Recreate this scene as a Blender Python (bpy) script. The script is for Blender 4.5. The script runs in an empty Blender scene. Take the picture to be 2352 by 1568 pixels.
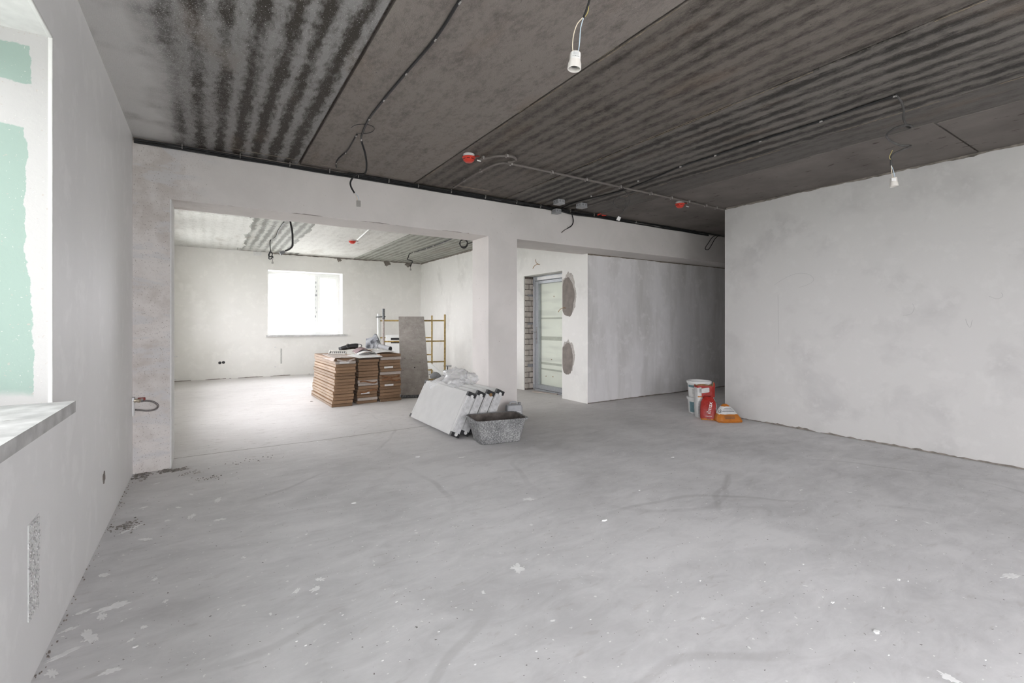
import bpy, bmesh, math, random
from mathutils import Vector, Matrix, noise as mnoise

# ------------------------------------------------------------------ camera
FPX, YAW, V0, CAM = 1078.721, 0.5756, 738.961, 1.25
SY, CY = math.sin(YAW), math.cos(YAW)
scene = bpy.context.scene
col = scene.collection
cam_d = bpy.data.cameras.new('camera')
cam_d.sensor_width = 36.0
cam_d.lens = FPX / 2352 * 36
cam_d.shift_y = -(784 - V0) / 2352
cam_d.clip_start = 0.05
cam = bpy.data.objects.new('camera', cam_d)
col.objects.link(cam)
cam.location = (0, 0, CAM)
cam.rotation_euler = (math.pi / 2, 0, -YAW)
scene.camera = cam

# ------------------------------------------------------------------ world: overcast sky, dull ground below the horizon
SKY = 9.0
w = bpy.data.worlds.new('overcast_sky')
scene.world = w
w.use_nodes = True
nt = w.node_tree
nt.nodes.clear()
out = nt.nodes.new('ShaderNodeOutputWorld')
bg = nt.nodes.new('ShaderNodeBackground')
tc = nt.nodes.new('ShaderNodeTexCoord')
sx = nt.nodes.new('ShaderNodeSeparateXYZ')
rp = nt.nodes.new('ShaderNodeValToRGB')
mr = nt.nodes.new('ShaderNodeMapRange')
nt.links.new(tc.outputs['Generated'], sx.inputs[0])
nt.links.new(sx.outputs['Z'], mr.inputs[0])
mr.inputs[1].default_value = -0.12
mr.inputs[2].default_value = 0.05
nt.links.new(mr.outputs[0], rp.inputs[0])
rp.color_ramp.elements[0].color = (0.42, 0.43, 0.42, 1)
rp.color_ramp.elements[1].color = (0.99, 0.985, 1.03, 1)
nt.links.new(rp.outputs[0], bg.inputs[0])
bg.inputs[1].default_value = SKY
nt.links.new(bg.outputs[0], out.inputs[0])

vs = scene.view_settings
vs.view_transform = 'Standard'
vs.look = 'None'
vs.gamma = 1.0
vs.use_curve_mapping = False
vs.exposure = 0.84
scene.cycles.max_bounces = 8
scene.cycles.diffuse_bounces = 5
scene.cycles.adaptive_threshold = 0.15
scene.cycles.transparent_max_bounces = 12
scene.cycles.sample_clamp_indirect = 6.0
scene.cycles.caustics_reflective = False
scene.cycles.caustics_refractive = False

# ------------------------------------------------------------------ dimensions of the place (metres)
H, HB = 2.773, 2.839            # ceiling height, main room and room beyond
XL, YB, HS = -0.514, 4.931, 2.292
XW, YP, YE, XR, YRE = 4.87, 5.385, 12.069, 5.787, 3.706
XLB = -0.62                     # left wall of the room beyond
YF = -3.2                       # wall behind the viewpoint
XPIER, XP0, XP1 = -0.258, 2.86, 3.275
YB1 = 5.34

def portal(loc, rot, sx_, sy_):
    l = bpy.data.lights.new('window_portal', 'AREA')
    l.shape = 'RECTANGLE'; l.size = sx_; l.size_y = sy_
    l.cycles.is_portal = True
    o = bpy.data.objects.new('window_portal', l)
    o.location = loc; o.rotation_euler = rot
    col.objects.link(o)
# window openings  (lo, hi) along the wall, sill z, head z
WIN1 = (0.62, 2.542, 0.93, 2.372)       # left wall, main room
WIN4_FILL = (-2.95, -0.35, 0.6, 2.45)       # unseen opening added for light, left wall behind the viewpoint
WIN2 = (1.16, 2.82, 0.945, 2.448)       # back wall of the room beyond
WIN3_FILL = (6.2, 8.5, 0.85, 2.46)           # unseen opening added for light, left wall of the room beyond
WIN5_FILL = (9.5, 11.1, 0.90, 2.44)  # second unseen opening added for light, same wall
WIN6_FILL = (-0.45, 2.6, 0.10, 2.62)          # unseen wide glazing added as fill light, wall behind the viewpoint
P2 = math.pi / 2
for a, b, c, d, x in ((*WIN1, XL - .45), (*WIN4_FILL, XL - .45), (*WIN3_FILL, XLB - .45), (*WIN5_FILL, XLB - .45)):
    portal((x, (a + b) / 2, (c + d) / 2), (0, -P2, 0), d - c, b - a)
portal(((WIN2[0] + WIN2[1]) / 2, YE + .45, (WIN2[2] + WIN2[3]) / 2), (-P2, 0, 0), WIN2[1] - WIN2[0], WIN2[3] - WIN2[2])
portal(((WIN6_FILL[0] + WIN6_FILL[1]) / 2, YF - .45, (WIN6_FILL[2] + WIN6_FILL[3]) / 2), (P2, 0, 0), WIN6_FILL[1] - WIN6_FILL[0], WIN6_FILL[3] - WIN6_FILL[2])

# ------------------------------------------------------------------ measuring helpers (picture point -> point on a known surface)
def ray(u, v):
    a = (u - 1176) / FPX
    return Vector((CY * a + SY, -SY * a + CY, (V0 - v) / FPX))
def onz(u, v, z=0.0):
    r = ray(u, v); return r * ((z - CAM) / r.z) + Vector((0, 0, CAM))
def onx(u, v, x):
    r = ray(u, v); return r * (x / r.x) + Vector((0, 0, CAM))
def ony(u, v, y):
    r = ray(u, v); return r * (y / r.y) + Vector((0, 0, CAM))
def atd(u, v, d):
    return ray(u, v) * d + Vector((0, 0, CAM))

# ------------------------------------------------------------------ materials
class Mat:
    def __init__(s, name, rough=.85, spec=.25, metal=0.0, color=(.5, .5, .5)):
        s.m = bpy.data.materials.new(name); s.m.use_nodes = True
        s.nt = s.m.node_tree
        s.b = s.nt.nodes['Principled BSDF']
        s.b.inputs['Roughness'].default_value = rough
        s.b.inputs['Specular IOR Level'].default_value = spec
        s.b.inputs['Metallic'].default_value = metal
        s.b.inputs['Base Color'].default_value = (*color, 1)
        s._pos = s._obj = None
    def n(s, t, **kw):
        x = s.nt.nodes.new(t)
        for k, v in kw.items(): setattr(x, k, v)
        return x
    def l(s, a, b): s.nt.links.new(a, b)
    def pos(s):
        if s._pos is None: s._pos = s.n('ShaderNodeNewGeometry').outputs['Position']
        return s._pos
    def obj(s):
        if s._obj is None: s._obj = s.n('ShaderNodeTexCoord').outputs['Object']
        return s._obj
    def put(s, sock, v):
        if isinstance(v, (int, float)): sock.default_value = v
        elif isinstance(v, tuple): sock.default_value = v if len(v) == len(sock.default_value) else (*v, 1)
        else: s.l(v, sock)
    def map(s, vec, scale=(1, 1, 1), rot=(0, 0, 0), loc=(0, 0, 0)):
        x = s.n('ShaderNodeMapping'); s.l(vec, x.inputs[0])
        x.inputs['Scale'].default_value = scale; x.inputs['Rotation'].default_value = rot; x.inputs['Location'].default_value = loc
        return x.outputs[0]
    def noise(s, vec, scale, detail=4, rough=.55, dist=0):
        x = s.n('ShaderNodeTexNoise'); s.l(vec, x.inputs['Vector'])
        x.inputs['Scale'].default_value = scale; x.inputs['Detail'].default_value = detail
        x.inputs['Roughness'].default_value = rough; x.inputs['Distortion'].default_value = dist
        return x.outputs['Fac']
    def voro(s, vec, scale):
        x = s.n('ShaderNodeTexVoronoi'); s.l(vec, x.inputs['Vector']); x.inputs['Scale'].default_value = scale
        return x.outputs['Distance']
    def math(s, op, a, b=0.0, c=None):
        x = s.n('ShaderNodeMath', operation=op)
        s.put(x.inputs[0], a); s.put(x.inputs[1], b)
        if c is not None: s.put(x.inputs[2], c)
        return x.outputs[0]
    def rng(s, v, a, b, c=0.0, d=1.0):
        x = s.n('ShaderNodeMapRange', interpolation_type='SMOOTHSTEP'); s.put(x.inputs[0], v)
        for i, q in enumerate((a, b, c, d)): x.inputs[i + 1].default_value = q
        return x.outputs[0]
    def ramp(s, f, stops):
        x = s.n('ShaderNodeValToRGB'); s.l(f, x.inputs[0])
        e = x.color_ramp.elements
        while len(e) < len(stops): e.new(.5)
        for q, (p, c) in zip(e, stops): q.position = p; q.color = (*c, 1)
        return x.outputs[0]
    def mix(s, f, a, b, mode='MIX'):
        x = s.n('ShaderNodeMix', data_type='RGBA', blend_type=mode)
        s.put(x.inputs['Factor'], f); s.put(x.inputs['A'], a); s.put(x.inputs['B'], b)
        return x.outputs['Result']
    def xyz(s, vec):
        x = s.n('ShaderNodeSeparateXYZ'); s.l(vec, x.inputs[0]); return x.outputs
    def color(s, c): s.put(s.b.inputs['Base Color'], c); return s
    def bump(s, h, strength=.3, dist=.01):
        x = s.n('ShaderNodeBump'); s.l(h, x.inputs['Height'])
        x.inputs['Strength'].default_value = strength; x.inputs['Distance'].default_value = dist
        s.l(x.outputs[0], s.b.inputs['Normal']); return s

def plain(name, c, rough=.6, spec=.3, metal=0.0, var=.12, scale=30, bump=0.0):
    m = Mat(name, rough, spec, metal)
    n = m.noise(m.obj(), scale, 4)
    lo = tuple(x * (1 - var) for x in c); hi = tuple(min(1, x * (1 + var)) for x in c)
    m.color(m.ramp(n, [(.3, lo), (.7, hi)]))
    if bump: m.bump(n, bump, .004)
    return m.m

def wall_material(name, base, dark, patch=1.6, lo=.34, hi=.52, stretch=(1, 1, 1), bump=.08, specks=0.0):
    m = Mat(name, .6 if 'left' in name else .9, .3 if 'left' in name else .15)
    p = m.pos()
    n1 = m.noise(m.map(p, stretch), patch, 7, .6, .3)
    c = m.ramp(n1, [(lo, dark), (hi, base)])
    n2 = m.noise(p, 7, 5, .6)
    light = tuple(min(1, x * 1.07) for x in base)
    c = m.mix(m.rng(n2, .52, .66, 0, .5), c, light)
    n3 = m.noise(p, 90, 3, .6)
    if specks:
        v = m.noise(p, 70, 2, .5)
        c = m.mix(m.rng(v, .70, .74, 0, specks), c, tuple(x * .45 for x in base))
    m.color(c)
    m.bump(m.math('ADD', m.math('MULTIPLY', n2, 1.2), m.math('MULTIPLY', n3, .35)), bump, .02)
    return m

W_BASE, W_DARK = (.60, .585, .56), (.44, .43, .41)
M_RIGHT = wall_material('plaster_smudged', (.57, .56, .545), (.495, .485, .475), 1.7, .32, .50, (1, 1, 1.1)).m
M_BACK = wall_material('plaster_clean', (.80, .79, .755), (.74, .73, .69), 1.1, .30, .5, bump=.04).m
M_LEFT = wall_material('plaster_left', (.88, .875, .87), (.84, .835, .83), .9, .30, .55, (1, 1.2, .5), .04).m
M_PASS = wall_material('plaster_streaked', (.78, .765, .765), (.62, .605, .59), 2.4, .33, .55, (1, 1, .22), .05).m
M_BACKROOMSIDE = wall_material('plaster_entrance', (.78, .77, .74), (.68, .67, .64), 1.6, .30, .45, (1, 1, .8), .06).m
M_CONC = plain('raw_concrete_joint', (.24, .215, .19), .95, .1, var=.4, scale=14, bump=.5)
M_CONC2 = plain('dark_mortar', (.15, .13, .115), .95, .1, var=.4, scale=30, bump=.5)
M_WHITEPL = plain('white_plaster_edge', (.74, .735, .72), .9, .1, var=.06, scale=20, bump=.1)

def beam_material():
    m = Mat('plaster_beam', .9, .15)
    p = m.pos(); s = m.xyz(p)
    n1 = m.noise(p, 1.4, 6, .6, .3)
    c = m.ramp(n1, [(.33, (.66, .63, .605)), (.55, (.73, .695, .67))])
    # stained, speckled plaster on the pier by the left wall
    left = m.rng(m.math('ADD', s['X'], m.math('MULTIPLY', m.math('SUBTRACT', m.noise(p, 2.2, 4), .5), .9)), -.25, .15, 1, 0)
    nb = m.noise(p, 3.0, 5, .65)
    c = m.mix(m.math('MULTIPLY', left, m.rng(nb, .42, .66, 0, .5)), c, (.43, .38, .34))
    nw = m.noise(m.map(p, (.8, 1, 2.6)), 3.2, 6, .6, .4)
    c = m.mix(m.math('MULTIPLY', left, m.rng(nw, .50, .62, 0, .8)), c, (.63, .62, .62))
    v = m.noise(m.map(p, (1, 1, .8)), 120, 2, .5)
    c = m.mix(m.math('MULTIPLY', left, m.rng(v, .64, .69, 0, .6)), c, (.26, .22, .19))
    v2 = m.noise(p, 45, 2, .5)
    c = m.mix(m.rng(v2, .73, .76, 0, .6), c, (.30, .27, .24))
    m.color(c)
    m.bump(m.math('ADD', n1, m.math('MULTIPLY', v, .3)), .12, .02)
    return m.m
M_BEAM = beam_material()

def slab_material(name, light, dark, contrast, phase=-.05, period=.139, overspray=False, rust=.0, spk=.3):
    m = Mat(name, .62, .35)
    p = m.pos(); s = m.xyz(p)
    wob = m.noise(m.map(p, (5, 1.3, 1)), 1.3, 3, .5)
    ragged = m.noise(m.map(p, (3, 1.0, 1)), 9, 4, .6)
    xx = m.math('ADD', s['X'], m.math('ADD', m.math('MULTIPLY', m.math('SUBTRACT', wob, .5), .06), m.math('MULTIPLY', m.math('SUBTRACT', ragged, .5), .09)))
    ph = m.math('MULTIPLY', m.math('SUBTRACT', xx, phase), 2 * math.pi / period)
    st = m.math('MULTIPLY_ADD', m.math('COSINE', ph), .5, .5)          # 1 = damp dark band
    fade = m.rng(m.noise(m.map(p, (1.2, .5, 1)), 1.6, 4), .28, .62, .35, 1)
    st = m.math('MULTIPLY', m.math('MULTIPLY', st, fade), contrast)
    n1 = m.noise(p, 3.5, 6, .6)
    n2 = m.noise(m.map(p, (1, .45, 1)), 34, 6, .78)
    f = m.math('ADD', st, m.math('ADD', m.math('MULTIPLY', m.math('SUBTRACT', n1, .5), 1.1), m.math('MULTIPLY', m.math('SUBTRACT', n2, .5), 2.3)))
    mid = tuple((a + b) / 2 for a, b in zip(light, dark))
    c = m.ramp(f, [(.0, light), (.45, mid), (.9, dark)])
    br = m.noise(m.map(p, (1, .3, 1)), 4, 4)
    c = m.mix(m.rng(br, .55, .75, 0, .30), c, (.17, .115, .075))
    # sprayed droplets
    sp = m.noise(m.map(p, (1, .6, 1)), 150, 2, .5)
    c = m.mix(m.rng(sp, .66, .70, 0, spk), c, tuple(min(1, x * 2.2) for x in light))
    dk = m.noise(m.map(p, (1, .5, 1)), 85, 3, .6)
    c = m.mix(m.rng(dk, .68, .72, 0, .7), c, tuple(x * .5 for x in dark))
    if overspray:
        q = m.math('ADD', s['X'], m.math('MULTIPLY', m.math('SUBTRACT', m.noise(p, 2.0, 5), .5), .35))
        ov = m.math('MULTIPLY', m.rng(q, -.34, -.12, 1, 0), m.rng(m.noise(p, 3.2, 5), .25, .5, .55, 1))
        c = m.mix(ov, c, (.60, .59, .575))
        dots = m.noise(p, 200, 2, .5)
        c = m.mix(m.math('MULTIPLY', m.rng(q, -.25, .3, 1, 0), m.rng(dots, .60, .68, 0, .9)), c, (.55, .54, .53))
    m.color(c)
    m.bump(m.math('ADD', m.math('MULTIPLY', n2, .8), m.math('ADD', m.math('MULTIPLY', st, .6), sp)), .35, .012)
    return m.m
M_SLAB = [
    slab_material('slab_damp_striped', (.27, .262, .255), (.042, .036, .029), 1.25, overspray=True, spk=.8),
    slab_material('slab_brown_grey', (.235, .207, .187), (.085, .072, .062), .22, phase=.80, spk=.25),
    slab_material('slab_dark_striped', (.160, .140, .122), (.036, .030, .024), .65, phase=2.0, period=.13, spk=.25),
    slab_material('slab_dark_ribbed', (.165, .150, .134), (.026, .023, .019), 1.15, phase=3.2, period=.139, spk=.35),
    slab_material('slab_dull', (.125, .115, .104), (.055, .048, .042), .35, phase=4.3, spk=.2),
]
M_SLABB = [
    slab_material('slab_back_white', (.62, .62, .59), (.40, .40, .37), .3, spk=.4),
    slab_material('slab_back_striped', (.46, .46, .43), (.17, .17, .15), 1.2, spk=.4),
    slab_material('slab_back_pale', (.66, .655, .62), (.42, .41, .38), .25, spk=.2),
    slab_material('slab_back_green', (.40, .41, .365), (.17, .17, .145), .9, phase=3.2, spk=.4),
    slab_material('slab_back_green_dull', (.38, .385, .345), (.19, .19, .165), .8, phase=4.3, spk=.4),
]
def strip_material():
    m = Mat('monolithic_concrete', .8, .25)
    p = m.pos()
    n1 = m.noise(p, 2.2, 6, .6)
    c = m.ramp(n1, [(.3, (.135, .12, .108)), (.65, (.20, .18, .165))])
    b = m.noise(m.map(p, (1, .45, 1), (0, 0, .5)), 13, 3, .6)
    c = m.mix(m.rng(b, .64, .68, 0, .85), c, (.065, .052, .042))
    m.color(c); m.bump(b, .25, .01)
    return m.m
M_STRIP = strip_material()

def floor_material():
    m = Mat('concrete_screed', .68, .3)
    p = m.pos(); s = m.xyz(p)
    n1 = m.noise(p, .9, 6, .6, .3)
    n2 = m.noise(m.map(p, (1.0, 2.2, 1)), 3.5, 6, .7, .6)
    c = m.ramp(m.math('ADD', m.math('MULTIPLY', n1, .6), m.math('MULTIPLY', n2, .4)), [(.38, (.55, .545, .548)), (.58, (.73, .725, .728))])
    # warmer, scuffed screed towards the room beyond
    warm = m.rng(s['Y'], 3.2, 6.2, 0, .55)
    c = m.mix(warm, c, (.64, .605, .575))
    scuff = m.noise(m.map(p, (2.0, 6.5, 1), (0, 0, .35)), 3.2, 5, .65, .4)
    c = m.mix(m.math('MULTIPLY', m.rng(scuff, .58, .70, 0, .5), m.rng(s['Y'], 4.2, 5.4, .35, 1)), c, (.30, .265, .235))
    # faint wheel and drag marks with shapes of their own
    arcn = m.math('MULTIPLY', m.noise(p, .8, 2), .5); brk = m.rng(m.noise(p, .7, 2), .45, .6, 0, 1)
    for cx, cy, r, wd, k in ((2.2, .2, 2.0, .022, .22), (3.9, 1.2, 1.15, .018, .22), (.1, 3.4, 1.35, .02, .2), (1.4, .3, .8, .025, .2), (-.4, 6.0, 2.3, .015, .22), (3.0, 2.9, .9, .02, .18)):
        dx = m.math('SUBTRACT', s['X'], cx); dy = m.math('SUBTRACT', s['Y'], cy)
        d = m.math('SQRT', m.math('ADD', m.math('MULTIPLY', dx, dx), m.math('MULTIPLY', dy, dy)))
        e = m.math('ABSOLUTE', m.math('SUBTRACT', d, m.math('ADD', r - .25, arcn)))
        c = m.mix(m.math('MULTIPLY', m.rng(e, wd * .5, wd * 1.5, k, 0), brk), c, (.27, .262, .255))
    # white flecks of plaster, and darker grit
    fl = m.noise(p, 38, 2, .5)
    c = m.mix(m.rng(fl, .705, .72, 0, .9), c, (.86, .86, .85))
    fl2 = m.noise(m.map(p, (1, 1.3, 1)), 19, 3, .6)
    c = m.mix(m.math('MULTIPLY', m.rng(fl2, .70, .72, 0, .85), m.rng(s['X'], -.1, .9, 1, .15)), c, (.84, .84, .83))
    gr = m.noise(p, 55, 2, .5)
    c = m.mix(m.rng(gr, .72, .735, 0, .8), c, (.13, .12, .11))
    # threshold joint under the beam
    jl = m.math('ABSOLUTE', m.math('SUBTRACT', s['Y'], m.math('MULTIPLY_ADD', m.noise(p, 1.2, 3), .12, 5.22)))
    c = m.mix(m.math('MULTIPLY', m.rng(jl, .004, .012, .7, 0), m.rng(s['X'], 2.2, 2.8, 1, 0)), c, (.17, .15, .13))
    m.color(c)
    fine = m.noise(p, 140, 3, .6)
    m.bump(m.math('ADD', m.math('MULTIPLY', n2, 1.0), m.math('MULTIPLY', fine, .3)), .10, .01)
    return m.m
M_FLOOR = floor_material()

def green_board():
    m = Mat('green_gypsum_board', .8, .2)
    p = m.pos(); s = m.xyz(p)
    e = m.math('MULTIPLY', m.math('SUBTRACT', m.noise(p, 5, 4, .6), .5), .06)
    e2 = m.math('MULTIPLY', m.math('SUBTRACT', m.noise(p, 22, 4, .7), .5), .025)
    x = m.math('ADD', s['X'], m.math('ADD', e, e2)); z = m.math('ADD', s['Z'], m.math('ADD', e, e2))
    # bare board shows left of the filler: a tall field and a patch near the head
    low = m.math('MULTIPLY', m.rng(m.math('ADD', x, m.rng(z, 1.1, 1.7, -.022, 0)), -.587, -.584, 1, 0), m.rng(z, 2.0, 2.005, 1, 0))
    low = m.math('MULTIPLY', low, m.rng(z, .95, .99, 0, 1))
    top = m.math('MULTIPLY', m.rng(x, -.575, -.572, 1, 0), m.math('MULTIPLY', m.rng(z, 2.165, 2.17, 0, 1), m.rng(z, 2.315, 2.32, 1, 0)))
    f = m.math('MAXIMUM', low, top)
    c = m.mix(f, (.50, .49, .48), (.30, .385, .34))
    d = m.noise(p, 120, 2, .5)
    c = m.mix(m.rng(d, .71, .74, 0, .5), c, (.66, .64, .60))
    d2 = m.noise(p, 75, 2, .5)
    c = m.mix(m.rng(d2, .71, .73, 0, .6), c, (.45, .40, .36))
    m.color(c); m.bump(m.noise(p, 40, 4), .1, .01)
    return m.m
M_GREEN = green_board()

def glass_material(name='window_glass', tint=(1, 1, 1), haze=0.0):
    m = bpy.data.materials.new(name); m.use_nodes = True
    nt = m.node_tree; nt.nodes.clear()
    o = nt.nodes.new('ShaderNodeOutputMaterial'); t = nt.nodes.new('ShaderNodeBsdfTransparent'); g = nt.nodes.new('ShaderNodeBsdfGlossy')
    mx = nt.nodes.new('ShaderNodeMixShader'); fr = nt.nodes.new('ShaderNodeFresnel')
    t.inputs[0].default_value = (*tint, 1); g.inputs['Roughness'].default_value = .03
    fr.inputs[0].default_value = 1.35
    ge = nt.nodes.new('ShaderNodeNewGeometry'); iv = nt.nodes.new('ShaderNodeMath'); iv.operation = 'SUBTRACT'; iv.inputs[0].default_value = 1.0
    mu = nt.nodes.new('ShaderNodeMath'); mu.operation = 'MULTIPLY'      # reflect on the outer faces of a pane only
    nt.links.new(ge.outputs['Backfacing'], iv.inputs[1]); nt.links.new(fr.outputs[0], mu.inputs[0]); nt.links.new(iv.outputs[0], mu.inputs[1])
    nt.links.new(mu.outputs[0], mx.inputs[0]); nt.links.new(t.outputs[0], mx.inputs[1]); nt.links.new(g.outputs[0], mx.inputs[2])
    last = mx.outputs[0]
    if haze:
        df = nt.nodes.new('ShaderNodeBsdfDiffuse'); df.inputs[0].default_value = (.6, .62, .58, 1)
        no = nt.nodes.new('ShaderNodeTexNoise'); tc = nt.nodes.new('ShaderNodeTexCoord'); mp = nt.nodes.new('ShaderNodeMapping')
        mp.inputs['Scale'].default_value = (1, .6, 5)
        nt.links.new(tc.outputs['Object'], mp.inputs[0]); nt.links.new(mp.outputs[0], no.inputs[0]); no.inputs['Scale'].default_value = 1.2
        mr = nt.nodes.new('ShaderNodeMapRange'); nt.links.new(no.outputs['Fac'], mr.inputs[0])
        mr.inputs[1].default_value = .5; mr.inputs[2].default_value = .62; mr.inputs[3].default_value = haze * .4; mr.inputs[4].default_value = haze
        m2 = nt.nodes.new('ShaderNodeMixShader'); nt.links.new(mr.outputs[0], m2.inputs[0]); nt.links.new(last, m2.inputs[1]); nt.links.new(df.outputs[0], m2.inputs[2])
        last = m2.outputs[0]
    nt.links.new(last, o.inputs[0])
    return m
M_GLASS = glass_material()
M_GLASSDIM = glass_material('dimming_window_glass', (.70, .71, .70))  # tint added to dim the daylight through the left window
M_GLASSD = glass_material('dusty_door_glass', (.985, .995, .982), .10)

def film_material():
    m = bpy.data.materials.new('thin_white_plastic'); m.use_nodes = True
    nt = m.node_tree; b = nt.nodes['Principled BSDF']
    b.inputs['Base Color'].default_value = (.80, .80, .80, 1); b.inputs['Roughness'].default_value = .28
    t = nt.nodes.new('ShaderNodeBsdfTransparent'); mx = nt.nodes.new('ShaderNodeMixShader'); lw = nt.nodes.new('ShaderNodeLayerWeight')
    lw.inputs[0].default_value = .45
    mr = nt.nodes.new('ShaderNodeMapRange'); nt.links.new(lw.outputs['Facing'], mr.inputs[0]); mr.inputs[3].default_value = .30; mr.inputs[4].default_value = .95
    nt.links.new(mr.outputs[0], mx.inputs[0]); nt.links.new(t.outputs[0], mx.inputs[1]); nt.links.new(b.outputs[0], mx.inputs[2])
    nt.links.new(mx.outputs[0], nt.nodes['Material Output'].inputs[0])
    return m
M_FILM = film_material()

def card_material(name, c):
    m = Mat(name, .85, .15)
    o = m.obj()
    rnd = m.n('ShaderNodeObjectInfo').outputs['Random']
    n1 = m.noise(m.map(o, (1, .3, 1)), 9, 5, .6)
    cc = m.ramp(n1, [(.3, tuple(x * .80 for x in c)), (.7, tuple(x * 1.15 for x in c))])
    cc = m.mix(m.math('MULTIPLY', rnd, .7), cc, tuple(x * .62 for x in c))
    d = m.noise(o, 45, 3)
    cc = m.mix(m.rng(d, .66, .72, 0, .5), cc, tuple(min(1, x * 1.7) for x in c))
    m.color(cc); m.bump(n1, .2, .005)
    return m.m
M_CARD = card_material('brown_cardboard', (.31, .20, .125))
M_CARDW = card_material('pale_cardboard', (.56, .49, .44))
M_CARDLIT = card_material('lit_cardboard_side', (.46, .365, .295))  # paler side, with the light from the left put into the colour
M_CARDD = plain('torn_cardboard', (.21, .105, .055), .9, .1, var=.35)

M_BLACK = plain('black_cable', (.018, .018, .019), .45, .4, var=.3)
M_GREYCABLE = plain('grey_cable', (.075, .072, .07), .5, .3, var=.3)
M_WHITEW = plain('ivory_wire', (.72, .63, .50), .45, .4, var=.06)
M_BLUEW = plain('light_blue_wire', (.50, .60, .68), .45, .4, var=.06)
M_YELW = plain('yellow_green_wire', (.50, .42, .16), .45, .4, var=.1)
M_CLIP = plain('zinc_clip', (.55, .54, .52), .4, .5, .6, var=.15)
M_PCLIP = plain('grey_plastic_clip', (.36, .34, .32), .5, .4, var=.12)
M_CONDUIT = plain('grey_conduit', (.17, .15, .138), .5, .35, var=.12, scale=50)
M_CERAM = plain('white_ceramic', (.68, .65, .61), .3, .5, var=.05)
M_PAPERW = plain('white_paper', (.74, .735, .72), .8, .2, var=.08, scale=12)
M_INK = plain('printed_ink', (.10, .10, .10), .8, .1)
M_RED = plain('red_plastic', (.62, .045, .025), .35, .5, var=.12)
M_REDD = plain('dark_red_plastic', (.20, .018, .012), .4, .4)
M_WPLAST = plain('white_plastic', (.70, .70, .69), .4, .45, var=.06, scale=15)
M_GPLAST = plain('grey_plastic', (.37, .375, .385), .5, .35, var=.08)
M_GPLASTD = plain('grey_plastic_dark', (.24, .245, .255), .5, .35, var=.08)
M_RADI = plain('radiator_enamel', (.47, .47, .458), .32, .5, var=.05, scale=8)
M_RADS = plain('wrapped_radiator_end', (.58, .58, .58), .25, .6, var=.22, scale=25, bump=.5)
M_BLKP = plain('black_corner_guard', (.022, .022, .024), .4, .5, var=.3)
M_ALU = plain('grey_aluminium', (.40, .42, .44), .4, .5, .35, var=.08)
M_STEEL = plain('steel', (.42, .42, .42), .35, .5, .8, var=.15)
M_DSTEEL = plain('dark_spattered_steel', (.13, .135, .14), .5, .4, .4, var=.7, scale=40)
M_YELLOW = plain('ochre_painted_steel', (.42, .295, .11), .5, .4, var=.35, scale=22)
M_PLINK = plain('pinkish_grey_paint', (.40, .345, .32), .5, .4, var=.2)
M_BRICK = plain('silicate_brick', (.47, .43, .39), .9, .1, var=.14, scale=18, bump=.4)
M_PATCH = plain('grey_mortar_patch', (.235, .208, .188), .92, .1, var=.16, scale=10, bump=.3)
M_BRASS = plain('nickel_brass', (.50, .44, .34), .35, .5, .6, var=.2)
M_BRAID = plain('braided_steel_hose', (.17, .155, .15), .4, .5, .5, var=.5, scale=200)
M_PVC = plain('white_window_profile', (.80, .81, .79), .35, .45, var=.03)
M_SILL = plain('dusty_sill', (.52, .515, .505), .85, .2, var=.22, scale=11, bump=.6)
M_SPLASH = plain('dried_plaster', (.87, .87, .865), .85, .15, var=.06)
M_RUBBLE = plain('grey_rubble', (.27, .25, .23), .95, .1, var=.5, scale=60)
M_PANEL = plain('cream_board', (.86, .87, .80), .6, .3, var=.03, scale=5)
M_OUTSIDE = plain('outside_masonry', (.35, .33, .31), .9)

def board_mat():
    m = Mat('spattered_plywood', .9, .15)
    o = m.obj(); n = m.noise(o, 9, 7, .7)
    c = m.ramp(n, [(.3, (.31, .28, .255)), (.7, (.45, .415, .385))])
    c = m.mix(m.rng(m.noise(o, 30, 4, .6), .62, .68, 0, .8), c, (.54, .515, .48))
    c = m.mix(m.rng(m.noise(o, 24, 2), .70, .73, 0, .8), c, (.09, .08, .07))
    m.color(c); m.bump(n, .3, .01); return m.m
M_BOARD = board_mat()
def tub_mat():
    m = Mat('plaster_crusted_plastic', .85, .2)
    o = m.obj(); n = m.noise(m.map(o, (1, 1, .6)), 130, 4, .7, .2); n2 = m.noise(o, 7, 4)
    f = m.math('ADD', m.math('MULTIPLY', n, .75), m.math('MULTIPLY', n2, .25))
    c = m.ramp(f, [(.40, (.11, .113, .117)), (.5, (.24, .24, .24)), (.62, (.48, .48, .475))])
    m.color(c); m.bump(n, .4, .006); return m.m
M_TUB = tub_mat()
M_TUBIN = plain('mortar_residue', (.12, .105, .095), .9, .2, var=.55, scale=10, bump=.3)
def dusty_tool():
    m = Mat('dust_coated_metal', .85, .2)
    o = m.obj(); n = m.noise(o, 11, 5, .6, .4)
    m.color(m.ramp(n, [(.38, (.085, .09, .10)), (.56, (.40, .41, .43))])); m.bump(n, .25, .01)
    return m.m
M_DUST = dusty_tool()
def film_white(name, c, scale):     # printed bag paper with creases
    m = Mat(name, .45, .4)
    o = m.obj(); n = m.noise(o, scale, 5, .6, .5)
    m.color(m.ramp(n, [(.3, tuple(x * .8 for x in c)), (.65, c)])); m.bump(n, .6, .012)
    return m.m
M_BAGW = film_white('white_bag_paper', (.66, .66, .65), 14)
M_BAGR = film_white('red_bag_paper', (.33, .016, .010), 14)
M_BAGO = film_white('orange_bag_paper', (.47, .155, .016), 14)
M_KRAFT = plain('kraft_paper', (.33, .20, .10), .9, .1, var=.3)
M_TEAL = plain('teal_label', (.15, .25, .28), .5, .3)
M_BOOK = plain('maroon_cover', (.11, .035, .035), .5, .4)

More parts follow.
